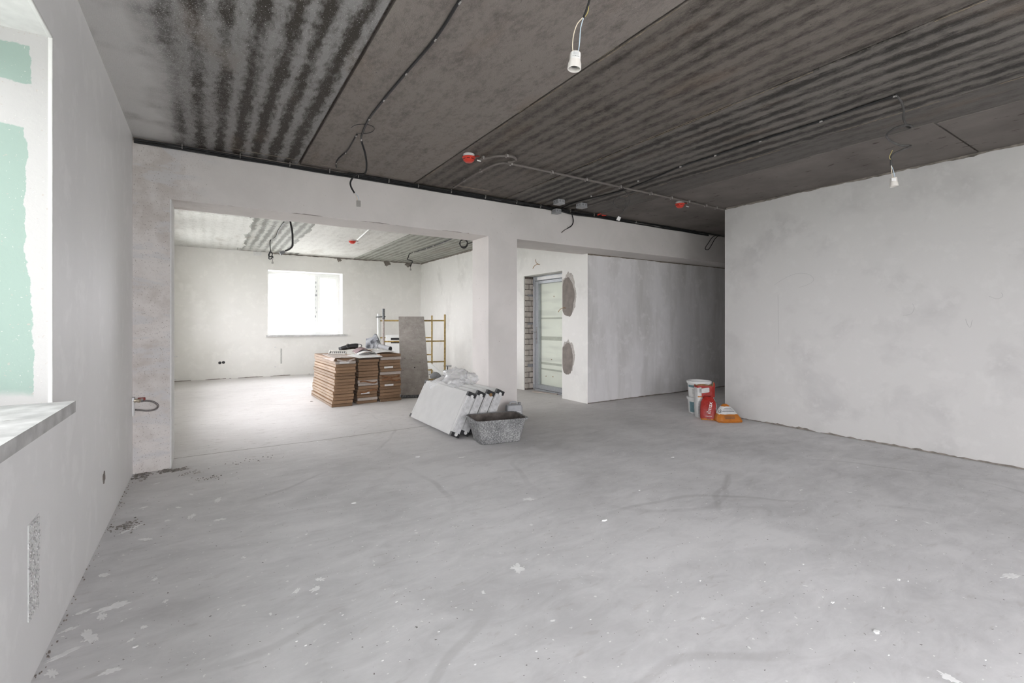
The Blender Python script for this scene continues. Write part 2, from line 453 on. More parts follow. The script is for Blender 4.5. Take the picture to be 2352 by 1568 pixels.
# ------------------------------------------------------------------ mesh building
class B:
    def __init__(s): s.bm = bmesh.new()
    def _mark(s): s.old = set(s.bm.faces)
    def _set(s, mat, M=None):
        new = [f for f in s.bm.faces if f not in s.old]
        for f in new: f.material_index = mat
        return new
    def box(s, lo, hi, bev=0, mat=0, M=None, seg=1):
        s._mark()
        c = [(a + b) / 2 for a, b in zip(lo, hi)]; d = [abs(b - a) for a, b in zip(lo, hi)]
        r = bmesh.ops.create_cube(s.bm, size=1, matrix=Matrix.Translation(c) @ Matrix.Diagonal((*d, 1)))
        vs_ = r['verts']
        if bev:
            es = list({e for v in vs_ for e in v.link_edges})
            q = bmesh.ops.bevel(s.bm, geom=es, offset=bev, segments=seg, affect='EDGES', profile=.6)
        new = s._set(mat)
        if M is not None:
            bmesh.ops.transform(s.bm, matrix=M, verts=list({v for f in new for v in f.verts}))
        return s
    def tube(s, path, r, n=8, mat=0, caps=True, closed=False):
        s._mark()
        P = [Vector(p) for p in path]; rings = []
        prev = None
        for i, p in enumerate(P):
            if closed: t = P[(i + 1) % len(P)] - P[i - 1]
            else: t = P[min(i + 1, len(P) - 1)] - P[max(i - 1, 0)]
            if t.length < 1e-9: t = Vector((0, 0, 1))
            t.normalize()
            if prev is None:
                a = Vector((0, 0, 1)) if abs(t.z) < .9 else Vector((1, 0, 0))
                prev = t.cross(a).normalized()
            u = (prev - t * prev.dot(t))
            u = u.normalized() if u.length > 1e-6 else t.orthogonal().normalized()
            prev = u; v = t.cross(u)
            rr = r[i] if isinstance(r, (list, tuple)) else r
            rings.append([s.bm.verts.new(p + (u * math.cos(k * 2 * math.pi / n) + v * math.sin(k * 2 * math.pi / n)) * rr) for k in range(n)])
        m = len(rings)
        for i in range(m if closed else m - 1):
            a, b = rings[i], rings[(i + 1) % m]
            for k in range(n): s.bm.faces.new((a[k], a[(k + 1) % n], b[(k + 1) % n], b[k]))
        if caps and not closed:
            s.bm.faces.new(rings[0][::-1]); s.bm.faces.new(rings[-1])
        s._set(mat); return s
    def lathe(s, prof, n=20, c=(0, 0, 0), mat=0, M=None):
        s._mark(); rings = []; T = Matrix.Translation(c) @ (M or Matrix())
        for r, z in prof:
            rings.append([s.bm.verts.new(T @ Vector((max(r, 1e-4) * math.cos(k * 2 * math.pi / n), max(r, 1e-4) * math.sin(k * 2 * math.pi / n), z))) for k in range(n)])
        for a, b in zip(rings, rings[1:]):
            for k in range(n): s.bm.faces.new((a[k], a[(k + 1) % n], b[(k + 1) % n], b[k]))
        s._set(mat); return s
    def loft(s, rings, mat=0, cap0=True, cap1=False, matf=None):
        s._mark(); R = [[s.bm.verts.new(p) for p in r] for r in rings]
        for i, (a, b) in enumerate(zip(R, R[1:])):
            n = len(a)
            for k in range(n):
                f = s.bm.faces.new((a[k], a[(k + 1) % n], b[(k + 1) % n], b[k]))
        if cap0: s.bm.faces.new(R[0][::-1])
        if cap1: s.bm.faces.new(R[-1])
        new = s._set(mat)
        if matf:
            for f in new: f.material_index = matf(f.calc_center_median())
        return s
    def prism(s, pts, vec, mat=0):
        s._mark(); vec = Vector(vec)
        a = [s.bm.verts.new(p) for p in pts]; b = [s.bm.verts.new(Vector(p) + vec) for p in pts]
        n = len(a)
        s.bm.faces.new(a); s.bm.faces.new(b[::-1])
        for k in range(n): s.bm.faces.new((a[k], b[k], b[(k + 1) % n], a[(k + 1) % n]))
        s._set(mat); return s
    def mesh(s, name, mats, smooth=False):
        bmesh.ops.recalc_face_normals(s.bm, faces=s.bm.faces)
        me = bpy.data.meshes.new(name)
        s.bm.to_mesh(me); s.bm.free()
        for m in (mats if isinstance(mats, (list, tuple)) else [mats]): me.materials.append(m)
        if smooth:
            me.polygons.foreach_set('use_smooth', [True] * len(me.polygons))
            try: me.set_sharp_from_angle(angle=math.radians(40))
            except Exception: pass
        return me
    def obj(s, name, mats, parent=None, smooth=False, local=False, **props):
        """top-level mesh: origin at the base; child: coordinates are world unless local"""
        if parent is None and not local:
            vs_ = [v.co for v in s.bm.verts]
            o = Vector(((min(v.x for v in vs_) + max(v.x for v in vs_)) / 2, (min(v.y for v in vs_) + max(v.y for v in vs_)) / 2, min(v.z for v in vs_)))
            bmesh.ops.translate(s.bm, vec=-o, verts=s.bm.verts)
        elif parent is not None and not local:
            o = Vector((0, 0, 0))
            bmesh.ops.transform(s.bm, matrix=chain_matrix(parent).inverted(), verts=s.bm.verts)
        else: o = Vector((0, 0, 0))
        ob = bpy.data.objects.new(name, s.mesh(name, mats, smooth))
        col.objects.link(ob); ob.location = o
        if parent is not None: ob.parent = parent
        for k, v in props.items(): ob[k] = v
        return ob

def local_matrix(o):
    return Matrix.Translation(o.location) @ o.rotation_euler.to_matrix().to_4x4() @ Matrix.Diagonal((*o.scale, 1))
def chain_matrix(o):
    m = local_matrix(o)
    while o.parent is not None:
        o = o.parent; m = local_matrix(o) @ m
    return m
def thing(name, loc, label, category, group=None, rot=(0, 0, 0)):
    o = bpy.data.objects.new(name, None); col.objects.link(o)
    o.empty_display_size = .05
    o.location = loc; o.rotation_euler = rot
    o['label'] = label; o['category'] = category
    if group: o['group'] = group
    return o
def structure(name, label, loc=(0, 0, 0)):
    o = bpy.data.objects.new(name, None); col.objects.link(o); o.location = loc
    o['kind'] = 'structure'; o['label'] = label
    return o
def copy_tree(o, parent=None):
    c = o.copy(); col.objects.link(c); c.parent = parent
    for ch in list(o.children): copy_tree(ch, c)
    return c
def spline(pts, sub=6):
    P = [Vector(p) for p in pts]; out_ = []
    for i in range(len(P) - 1):
        p0 = P[max(i - 1, 0)]; p1 = P[i]; p2 = P[i + 1]; p3 = P[min(i + 2, len(P) - 1)]
        for k in range(sub):
            t = k / sub
            out_.append(.5 * ((2 * p1) + (p2 - p0) * t + (2 * p0 - 5 * p1 + 4 * p2 - p3) * t * t + (3 * p1 - p0 - 3 * p2 + p3) * t ** 3))
    out_.append(P[-1]); return out_
def text_mesh(body, size, name, mat, parent, M, extrude=.0006):
    cu = bpy.data.curves.new(name, 'FONT'); cu.body = body; cu.size = size; cu.extrude = extrude; cu.align_x = 'CENTER'; cu.align_y = 'CENTER'
    t = bpy.data.objects.new(name, cu); col.objects.link(t)
    dg = bpy.context.evaluated_depsgraph_get()
    me = bpy.data.meshes.new_from_object(t.evaluated_get(dg))
    bpy.data.objects.remove(t); bpy.data.curves.remove(cu)
    me.materials.clear(); me.materials.append(mat)
    o = bpy.data.objects.new(name, me); col.objects.link(o)
    o.parent = parent
    me.transform(chain_matrix(parent).inverted() @ M)
    return o
def frame_matrix(origin, xdir, ydir):
    x = Vector(xdir).normalized(); z = x.cross(Vector(ydir)).normalized(); y = z.cross(x)
    m = Matrix((x, y, z)).transposed().to_4x4(); m.translation = Vector(origin); return m
def ragged(a, b, step, amp, seed, freq=6.0):
    """jagged offsets along a length, as broken plaster edges have"""
    rnd = random.Random(seed); pts = []; t = a
    while t < b:
        pts.append((t, amp * (mnoise.noise(Vector((t * freq, seed * 7.1, 0))) + .6 * mnoise.noise(Vector((t * freq * 4, seed * 3.3, 5))) + rnd.uniform(-.25, .25))))
        t += step * rnd.uniform(.6, 1.4)
    pts.append((b, 0.0)); return pts

# ================================================================== SETTING
o = B().box((-1.2, YF - .1, -.2), (9.2, YE + .1, 0)).obj('floor', M_FLOOR, local=True, kind='structure', label='dusty pale grey concrete screed floor')
floor = o

def wall_with_openings(bb, axis, t0, t1, a0, a1, z0, z1, openings):
    """solid wall made of blocks around rectangular openings"""
    def blk(p, q, zz0, zz1):
        if q - p < 1e-4 or zz1 - zz0 < 1e-4: return
        if axis == 'x': bb.box((t0, p, zz0), (t1, q, zz1))
        else: bb.box((p, t0, zz0), (q, t1, zz1))
    p = a0
    for (l, h, s_, t_) in sorted(openings):
        blk(p, l, z0, z1); blk(l, h, z0, s_); blk(l, h, t_, z1); p = h
    blk(p, a1, z0, z1)

# left wall of the main room
bb = B(); wall_with_openings(bb, 'x', XL - .5, XL, YF, YB, 0, 2.9, [WIN1, WIN4_FILL])
wall_left = bb.obj('wall_left', M_LEFT, local=True, kind='structure', label='smooth pale plastered wall on the left with the window')
bb = B(); wall_with_openings(bb, 'x', XLB - .5, XLB, YB, YE, 0, 2.95, [WIN3_FILL, WIN5_FILL])
wall_left_back = bb.obj('wall_left_back', M_BACK, local=True, kind='structure', label='left wall of the room beyond the opening')
bb = B(); wall_with_openings(bb, 'y', YE, YE + .5, XLB - .5, XW + .5, 0, 2.95, [WIN2])
wall_back = bb.obj('wall_back', M_BACK, local=True, kind='structure', label='bright plastered far wall with the back window')
bb = B(); wall_with_openings(bb, 'y', YF - .5, YF, XL - .5, 9.2, 0, 2.9, [WIN6_FILL])
wall_front = bb.obj('wall_front', M_BACK, local=True, kind='structure', label='plastered wall behind the viewpoint')
DOOR = (6.0, 7.11, 0.0, 2.085)
bb = B(); wall_with_openings(bb, 'x', XW, XW + .5, YP + .115, YE, 0, 2.95, [DOOR])
bb.box((XW, YP + .0, 0), (XW + .004, YP + .115, HS))
wall_entrance = bb.obj('wall_entrance', M_BACKROOMSIDE, local=True, kind='structure', label='white plastered wall with the entrance door')
bb = B().box((XW + .004, YP, .012), (9.2, YP + .115, HS - .001))
wall_passage = bb.obj('wall_passage', M_PASS, local=True, kind='structure', label='grey streaked plaster partition under the beam')
bb = B().box((9.2, 3.5, 0), (9.4, YP, 2.9))
bb.obj('wall_passage_end', M_PASS, local=True, kind='structure', label='end wall of the passage')

# beam with pier and pillar
CAPZ = 2.715
bb = B()
bb.box((XL - .3, YB, 0), (XPIER, YB1, HS))
bb.box((XP0, YB, 0), (XP1, YB1, HS))
bb.box((XL - .3, YB, HS), (9.2, YB1, CAPZ))
bb.box((XP1, YB1, HS), (9.2, YP + .115, CAPZ))
wall_middle = bb.obj('wall_middle', M_BEAM, local=True, kind='structure', label='plastered beam on a pier and a pillar between the rooms')
B().box((XL - .3, YB + .012, CAPZ), (9.2, YB1 + .1, 2.90)).obj('raw_beam_top', M_CONC, wall_middle)
pts = ragged(XL, 9.2, .035, .010, 3)
bb = B()
for (x0, d0), (x1, d1) in zip(pts, pts[1:]):
    z0 = CAPZ + .030 + d0; z1 = CAPZ + .030 + d1
    bb.prism([(x0, YB, CAPZ), (x1, YB, CAPZ), (x1, YB, z1), (x0, YB, z0)], (0, .012, 0))
bb.obj('plaster_lip', M_BEAM, wall_middle, kind='stuff')
# chipped lower arris of the beam
pts = ragged(.05, 2.6, .04, .010, 8, 3)
bb = B()
for (x0, d0), (x1, d1) in zip(pts, pts[1:]):
    if max(d0, d1) > .002: bb.prism([(x0, YB - .001, HS + .001), (x1, YB - .001, HS + .001), (x1, YB - .001, HS + .001 + max(d1, 0)), (x0, YB - .001, HS + .001 + max(d0, 0))], (0, .003, 0))
bb.obj('chipped_arris', M_CONC, wall_middle, kind='stuff')
# white corner bead on the pier
B().box((XPIER - .008, YB - .002, .01), (XPIER + .003, YB1 + .002, HS + .0), .002).obj('corner_bead', M_WHITEPL, wall_middle)

# right wall: solid mass up to the passage
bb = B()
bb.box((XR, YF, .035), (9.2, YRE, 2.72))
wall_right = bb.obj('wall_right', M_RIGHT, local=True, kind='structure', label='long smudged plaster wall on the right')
B().box((XR + .012, YF, 0), (9.2, YRE - .012, .035)).obj('raw_wall_foot', M_CONC, wall_right)
B().box((XR + .012, YF, 2.72), (9.2, YRE - .012, 2.80)).obj('raw_wall_head', M_CONC, wall_right)
bb = B()
pts = ragged(YF, YRE, .035, .013, 5)
for (y0, d0), (y1, d1) in zip(pts, pts[1:]):
    bb.prism([(XR, y0, 2.72), (XR, y1, 2.72), (XR, y1, 2.745 + d1), (XR, y0, 2.745 + d0)], (.012, 0, 0))
bb.obj('plaster_lip', M_RIGHT, wall_right, kind='stuff')
bb = B()
pts = ragged(YF, YRE, .03, .018, 9)
for (y0, d0), (y1, d1) in zip(pts, pts[1:]):
    a, b = max(.002, .016 + d0), max(.002, .016 + d1)
    bb.prism([(XR, y0, min(a, .034)), (XR, y1, min(b, .034)), (XR, y1, .035), (XR, y0, .035)], (.012, 0, 0))
bb.obj('plaster_foot', M_RIGHT, wall_right, kind='stuff')

M_PENCIL = plain('pencil_line', (.36, .355, .35), .9, .1)
def pencil(pts):
    B().tube(spline([onx(u, v, XR) + Vector((-.0006, 0, 0)) for u, v in pts], 5), .0011, 5).obj('pencil_mark', M_PENCIL, wall_right)
pencil([(1778, 655), (1800, 640), (1830, 628), (1858, 630), (1869, 642), (1858, 652), (1835, 660)])
pencil([(2074, 724), (2092, 721), (2100, 708), (2096, 697)])
pencil([(2218, 732), (2222, 745), (2229, 751), (2233, 734)])
pencil([(2272, 680), (2290, 686), (2303, 680), (2300, 672)])
B().tube([onx(1787, 676, XR) + Vector((-.0004, 0, 0)), onx(1788, 790, XR) + Vector((-.0004, 0, 0))], .0012, 5).obj('hairline_crack', M_PENCIL, wall_right)

# ------------------------------------------------------------------ ceilings made of hollow slabs
def wavy_strip(bb, x0, x1, y0, y1, zb, zt, seed):
    pts = ragged(y0, y1, .09, .016, seed, 1.6)
    poly = [(x0 + d, y, zb) for y, d in pts] + [(x1, y1, zb), (x1, y0, zb)]
    bb.prism(poly, (0, 0, zt - zb))
ceiling = B().box((-1.2, YF - .1, H + .03), (9.4, YP, H + .2)).obj('ceiling', M_CONC2, local=True, kind='structure', label='dark precast concrete slab ceiling of the main room')
edges = [-.62, .745, 1.912, 3.085, 4.25, 4.78]
for i in range(5):
    g = .009 if i else .0
    m_ = B().box((edges[i] + (.009 if i else 0), YF, H), (edges[i + 1] - (.011 if i == 0 else .006), YB + .05, H + .05), .006)
    m_.obj('ceiling_slab', M_SLAB[i], ceiling, label=['precast slab with dark damp stripes and white overspray', 'plain brownish grey precast slab', 'dark striped precast slab', 'dark precast slab with narrow ribs', 'narrow dull precast slab'][i])
bb = B(); wavy_strip(bb, 4.655, 9.3, 1.256, YB + .05, H - .006, H + .02, 4); bb.obj('cast_strip', M_STRIP, ceiling, label='smooth cast concrete strip along the right wall')
bb = B(); wavy_strip(bb, 4.69, 9.3, YF, 1.244, H - .006, H + .02, 6); bb.obj('cast_strip', M_STRIP, ceiling, label='smooth cast concrete strip along the right wall')
bb = B()                                        # pale mortar drips along the slab joints
rnd = random.Random(2)
for xs in (1.912, 3.085, 4.25):
    for sg in (-1, 1):
        y = -.5
        while y < 4.8:
            l = rnd.uniform(.05, .45)
            if rnd.random() < (.55 if sg > 0 else .3):
                pts = ragged(y, y + l, .018, .0035, int(y * 100) + int(xs * 10) + sg, 22)
                wd = rnd.uniform(.001, .005); x_ = xs + (.010 if sg > 0 else -.007)
                poly = [(x_, yy, H - .0008) for yy, d_ in pts] + [(x_ + sg * max(.0006, wd + d_), yy, H - .0008) for yy, d_ in pts[::-1]]
                bb.prism(poly, (0, 0, .002))
            y += l
bb.obj('joint_mortar', plain('yellowish_joint_mortar', (.27, .225, .165), .9, .1, var=.4), ceiling, kind='stuff')
bb = B()
for (a, b, y, wd) in ((.15, .70, 4.80, .010), (2.3, 2.75, 4.72, .03), (.80, 1.85, 4.83, .006)):
    pts = ragged(a, b, .04, wd * .4, int(a * 10) + 1)
    bb.prism([(x, y + d, H - .0015) for x, d in pts] + [(x, y + wd + d * .5, H - .0015) for x, d in pts[::-1]], (0, 0, .003))
bb.obj('plaster_smear', plain('pale_smear', (.30, .26, .22), .9, .1, var=.3), ceiling, kind='stuff')

ceiling_b = B().box((-1.2, YB1 - .2, HB + .03), (6, YE + .1, HB + .2)).obj('ceiling_back', M_CONC2, local=True, kind='structure', label='paler slab ceiling of the room beyond')
edgesb = [-.9, .55, 1.80, 3.085, 4.25, 5.2]
mats_b = [M_SLABB[0], M_SLABB[1], M_SLABB[2], M_SLABB[3], M_SLABB[4]]
for i in range(5):
    B().box((edgesb[i] + .005, YB1 - .1, HB), (edgesb[i + 1] - .005, YE + .05, HB + .05), .005).obj('ceiling_slab', mats_b[i], ceiling_b)
# torn skim-coat on the back ceiling
def torn(y0, y1, xa, xb, seed, name, m):
    pa = ragged(y0, y1, .05, .05, seed, 2.0); pb = ragged(y0, y1, .05, .06, seed + 1, 2.0)
    bb = B(); bb.prism([(xa + d, y, HB - .004) for y, d in pa] + [(xb + d, y, HB - .004) for y, d in pb[::-1]], (0, 0, .006))
    return bb.obj(name, m, ceiling_b)
torn(6.8, 11.75, 1.50, 2.45, 21, 'skim_coat', M_SLABB[2])
torn(8.2, 11.6, -.62, .62, 25, 'skim_coat', M_SLABB[0])

# ------------------------------------------------------------------ windows
def window(name, label, axis, t_in, depth, a0, a1, z0, z1, cuts, sillout=.07, sgn=-1, reveal=None, sill_over=(0.0, 0.0)):
    """frame set at the outer side of the opening; cuts = positions of mullions"""
    W = structure(name, label)
    t = t_in + sgn * depth          # plane of the frame
    def P(a, tt, z): return (tt, a, z) if axis == 'x' else (a, tt, z)
    def bx(bb, aa, ab, ta, tb, za, zb, bev=.004):
        p, q = P(aa, ta, za), P(ab, tb, zb)
        bb.box(tuple(map(min, p, q)), tuple(map(max, p, q)), bev)
    bb = B(); f = .065
    bx(bb, a0, a1, t, t + sgn * .07, z0, z0 + f); bx(bb, a0, a1, t, t + sgn * .07, z1 - f, z1)
    bx(bb, a0, a0 + f, t, t + sgn * .07, z0 + f, z1 - f); bx(bb, a1 - f, a1, t, t + sgn * .07, z0 + f, z1 - f)
    bb.obj('window_frame', M_PVC, W)
    xs = [a0 + f] + list(cuts) + [a1 - f]
    for c in cuts:
        bb = B(); bx(bb, c - .04, c + .04, t, t + sgn * .07, z0 + f, z1 - f); bb.obj('mullion', M_PVC, W)
    for i in range(len(xs) - 1):
        la = xs[i] + (.04 if i else 0); lb = xs[i + 1] - (.04 if i < len(xs) - 2 else 0)
        bb = B(); s_ = .05
        if i == len(xs) - 2 or name != 'window_2':
            bx(bb, la, lb, t - sgn * .012, t + sgn * .05, z0 + f, z0 + f + s_); bx(bb, la, lb, t - sgn * .012, t + sgn * .05, z1 - f - s_, z1 - f)
            bx(bb, la, la + s_, t - sgn * .012, t + sgn * .05, z0 + f + s_, z1 - f - s_); bx(bb, lb - s_, lb, t - sgn * .012, t + sgn * .05, z0 + f + s_, z1 - f - s_)
            sash = bb.obj('sash', M_PVC, W)
        bb = B(); bx(bb, la + .01, lb - .01, t + sgn * .03, t + sgn * .036, z0 + f + .01, z1 - f - .01, 0)
        bb.obj('pane', M_GLASSDIM if name == 'window_1' else M_GLASS, W)
    if sillout is not None:
        bb = B(); bx(bb, a0 - sill_over[0], a1 + sill_over[1], t_in + sgn * .002, t_in - sgn * sillout, z0 - .042, z0 + .003, 0)
        bx(bb, a0 + .002, a1 - .002, t_in + sgn * .002, t, z0 - .002, z0 + .003, 0)
        bb.obj('window_sill', M_SILL, W)
    if reveal:
        for (aa, ab, za, zb) in ((a0, a0 + .004, z0, z1), (a1 - .004, a1, z0, z1)):
            bb = B(); bx(bb, aa, ab, t_in, t, za, zb, 0); bb.obj('reveal_board', reveal, W)
        bb = B(); bx(bb, a0, a1, t_in, t, z1 - .004, z1, 0); bb.obj('reveal_head', M_WHITEPL, W)
    return W
w1 = window('window_1', 'window opening at the left edge with green board reveal and dusty sill', 'x', XL, .42, *WIN1, [1.25, 1.9], reveal=M_GREEN)
w2 = window('window_2', 'bright back window with white frame and thin sill', 'y', YE, .36, *WIN2, [2.27], sgn=1, sillout=.07, reveal=M_WHITEPL, sill_over=(.03, .10))
w3 = window('added_window_3', 'unseen window added for light in the left wall of the room beyond', 'x', XLB, .42, *WIN3_FILL, [7.35], reveal=M_WHITEPL)
w5 = window('added_window_4', 'second unseen window added for light in the left wall of the room beyond', 'x', XLB, .42, *WIN5_FILL, [10.3], reveal=M_WHITEPL)
w4 = window('added_window_5', 'unseen window added for light in the left wall behind the viewpoint', 'x', XL, .42, *WIN4_FILL, [-1.6], reveal=M_WHITEPL)
w6 = window('added_window_6', 'unseen window added for fill light in the wall behind the viewpoint', 'y', YF, .42, *WIN6_FILL, [.5, 1.5], reveal=M_WHITEPL)
# plaster edge around the left reveal, crumbs on the sill
B().box((XL - .01, 2.536, .93), (XL + .003, 2.546, 2.376), .002).obj('corner_bead', M_WHITEPL, w1)
B().box((XL - .01, .62, 2.3655), (XL + .003, 2.546, 2.378), .002).obj('corner_bead', M_WHITEPL, w1)
rnd = random.Random(11); bb = B()
for k in range(120):
    x = XL + rnd.uniform(-.30, .05); y = rnd.uniform(1.75, 2.50); r = rnd.uniform(.001, .0045)
    bb.box((x - r, y - r * 1.8, .93), (x + r, y + r * 1.8, .93 + r * rnd.uniform(.3, .9)), 0, 0, Matrix.Translation((x, y, 0)) @ Matrix.Rotation(rnd.uniform(0, 3), 4, 'Z') @ Matrix.Translation((-x, -y, 0)))
bb.obj('plaster_crumbs', M_SILL, w1, kind='stuff')
# factory film marks on the profile of the back window
bb = B(); rnd = random.Random(4)
for k in range(11):
    z = 1.15 + k * .105; bb.box((2.255 + rnd.uniform(-.02, .02), YE + .354, z), (2.262 + rnd.uniform(-.02, .03), YE + .36, z + .05))
bb.obj('profile_film_print', M_GPLAST, w2, kind='stuff')

# ------------------------------------------------------------------ details cut into the walls
def blob(cx, cz, rx, rz, seed, n=34, amp=.25, f=2.0):
    pts = []
    for k in range(n):
        a = k * 2 * math.pi / n
        q = 1 + amp * (mnoise.noise(Vector((math.cos(a) * f + seed * 5, math.sin(a) * f, seed))) + .5 * mnoise.noise(Vector((math.cos(a) * f * 4, math.sin(a) * f * 4, seed + 9))))
        pts.append((cx + rx * q * math.cos(a), cz + rz * q * math.sin(a)))
    return pts
# chase in the left wall: shallow open groove with rough bottom, built proud rim + crumbs
bb = B(); rnd = random.Random(5)
yc0, yc1, zc0, zc1 = 2.243, 2.368, .225, .555
bb.box((XL + .0005, yc0, zc0), (XL + .002, yc1, zc1))
bb.obj('wall_chase', plain('chase_plaster', (.78, .78, .77), .95, .1, var=.12, scale=60, bump=.5), wall_left, label='roughly filled vertical cable chase')
bb = B()
for k in range(320):
    y = rnd.uniform(yc0 + .004, yc1 - .004); z = rnd.uniform(zc0, zc1); r = rnd.uniform(.001, .0036)
    bb.box((XL + .0015, y - r, z - r), (XL + .002 + r * .8, y + r, z + r * rnd.uniform(.5, 2)), 0, 0, Matrix.Translation((0, y, z)) @ Matrix.Rotation(rnd.uniform(0, 3), 4, 'X') @ Matrix.Translation((0, -y, -z)))
bb.obj('chase_grit', plain('chase_grit', (.50, .495, .49), .95, .1, var=.35, scale=80), wall_left, kind='stuff')
p = onx(238, 1097, XL)
bb = B(); bb.prism([(XL + .0005, y, z) for y, z in blob(p.y, p.z, .035, .035, 3, amp=.35)], (.0025, 0, 0)); bb.obj('wall_hole', M_PATCH, wall_left, label='small broken socket hole')
# grey mortar patches on the entrance wall
for (yc, zc, ry, rz, sd) in ((5.83, 1.65, .16, .31, 2), (5.84, .65, .14, .25, 6)):
    bb = B(); bb.prism([(XW - .004, min(y, 5.985), z) for y, z in blob(yc + .03, zc, ry * 1.05, rz, sd, 50, .16, 1.2)], (.006, 0, 0)); bb.obj('mortar_patch', M_PATCH, wall_entrance, label='grey mortar patch beside the door')
    bb = B(); bb.prism([(XW - .002, min(y, 5.99), z) for y, z in blob(yc + .01, zc + .04, ry * 1.12, rz * 1.08, sd + 1, 90, .22, 2.5)], (.003, 0, 0)); bb.obj('mortar_smear', plain('thin_mortar_smear', (.45, .42, .39), .9, .1, var=.2), wall_entrance)
# loose wires from the entrance wall
for (u, v, dz) in ((1240, 608, .06), (1300, 708, .02)):
    p = onx(u, v, XW)
    wire = thing('wall_wire', p, 'short twisted wire stub sticking out above the door' if u < 1260 else 'short wire stub sticking out of the upper mortar patch', 'wire')
    B().tube(spline([p + Vector((.01, 0, 0)), p + Vector((-.04, .02, .01)), p + Vector((-.07, .07, -.02)), p + Vector((-.08, .10, -.06))]), .005, 6).obj('core', M_KRAFT, wire)
    if u < 1260: B().tube(spline([p + Vector((.01, 0, 0)), p + Vector((-.05, .03, .03)), p + Vector((-.06, .05, .10))]), .005, 6).obj('core', M_KRAFT, wire)
# back wall: recesses near the ceiling, socket holes, chase, pipe stubs
for i, (x, z, rx, rz) in enumerate(((2.735, 2.795, .05, .07), (3.94, 2.79, .09, .09), (4.53, 2.80, .09, .08), (.95, 2.80, .09, .05))):
    bb = B(); bb.prism([(a, YE - .002, b) for a, b in blob(x, z, rx, rz, i + 2, 36, .5)], (0, .004, 0)); bb.obj('broken_pocket', M_CONC if i < 3 else M_WHITEPL, wall_back, label='rough mortar pocket under the ceiling')
pts = ragged(1.2, 4.85, .05, .018, 14, 3); bb = B()
for (x0, d0), (x1, d1) in zip(pts, pts[1:]):
    bb.prism([(x0, YE - .0015, HB), (x1, YE - .0015, HB), (x1, YE - .0015, HB - .022 + d1), (x0, YE - .0015, HB - .022 + d0)], (0, .003, 0))
bb.obj('ragged_head_joint', M_CONC, wall_back, kind='stuff')
for x, z in ((.231, .356), (.298, .362)):
    B().lathe([(.001, .0), (.026, .0), (.030, .004), (.030, -.02)], 16, (x, YE - .003, z), 0, Matrix.Rotation(P2, 4, 'X')).obj('socket_box', M_BLACK, wall_back, label='dark empty socket hole')
B().box((1.425, YE - .002, .28), (1.46, YE + .002, .63)).obj('wall_chase', plain('chase_back', (.50, .50, .475), .95, .1, var=.2, scale=80), wall_back)
for x, z in ((1.315, .667), (1.315, .215)):
    B().tube([(x, YE + .01, z), (x, YE - .05, z)], .016, 10).obj('pipe_stub', M_WPLAST, wall_back, label='short white pipe stub')
bb = B(); pts = ragged(XLB, 4.85, .05, .006, 31, 3)
for (x0, d0), (x1, d1) in zip(pts, pts[1:]):
    if (d0 + d1) > -.002: bb.box((x0, YE - .004, 0), (x1, YE, max(.003, .010 + d0)))
bb.obj('floor_gap', M_CONC, wall_back, kind='stuff')
for z, l in ((.84, .04), (.56, .12), (.10, .09)):
    B().tube([(XLB - .01, 11.55, z), (XLB + l * .8, 11.55, z), (XLB + l, 11.55, z - .002)], .013, 10).obj('pipe_stub', M_WPLAST, wall_left_back)
# ragged heads of the entrance wall and partition
bb = B(); pts = ragged(YB1, YE, .05, .015, 41, 3)
for (x0, d0), (x1, d1) in zip(pts, pts[1:]):
    bb.prism([(XW - .0015, x0, HB), (XW - .0015, x1, HB), (XW - .0015, x1, HB - .03 + d1), (XW - .0015, x0, HB - .03 + d0)], (.003, 0, 0))
bb.obj('ragged_head_joint', M_CONC, wall_entrance, kind='stuff')
bb = B(); pts = ragged(XW, 9.1, .06, .012, 43, 3)
for (x0, d0), (x1, d1) in zip(pts, pts[1:]):
    bb.prism([(x0, YP - .002, HS), (x1, YP - .002, HS), (x1, YP - .002, HS - .014 + d1), (x0, YP - .002, HS - .014 + d0)], (0, .003, 0))
bb.obj('ragged_head_joint', plain('sooty_joint', (.22, .185, .15), .95, .1, var=.3), wall_passage, kind='stuff')
bb = B(); pts = ragged(XW, 9.1, .05, .010, 47, 3)
for (x0, d0), (x1, d1) in zip(pts, pts[1:]):
    bb.prism([(x0, YP - .003, 0), (x1, YP - .003, 0), (x1, YP - .003, max(.003, .012 + d1)), (x0, YP - .003, max(.003, .012 + d0))], (0, .004, 0))
bb.obj('ragged_foot_joint', M_CONC, wall_passage, kind='stuff')

# ------------------------------------------------------------------ entrance door with brick jamb
XD = 5.06
bb = B().box((XW - .001, 7.106, 0), (XW + .02, 7.112, 2.08)); bb.obj('jamb_plaster', M_WHITEPL, wall_entrance)
B().box((XW + .02, 7.102, 0), (XD + .02, 7.1105, 2.08)).obj('jamb_mortar', M_CONC2, wall_entrance)
rnd = random.Random(7)
zz = .03; k = 0
while zz < 2.02:
    h_ = min(.088, 2.075 - zz)
    cut = .10 + (.055 if k % 2 else .0)
    for (a, b) in ((XW + .022, XW + cut), (XW + cut + .012, XD + .01)):
        if b - a > .015:
            bb = B().box((a, 7.088 + rnd.uniform(-.002, .003), zz), (b, 7.11, zz + h_), .004); bb.obj('brick', M_BRICK, wall_entrance)
    zz += .101; k += 1
for z in (1.72, 1.20, .42):
    B().box((XW + .07, 7.083, z), (XD + .005, 7.09, z + .035 + (.02 if z < .5 else 0)), .002).obj('anchor_plate', M_GPLASTD, wall_entrance, label='grey steel anchor plate')
door = structure('door_1', 'grey aluminium glazed entrance door set in the wall', (XD, 6.55, 0))
bb = B()
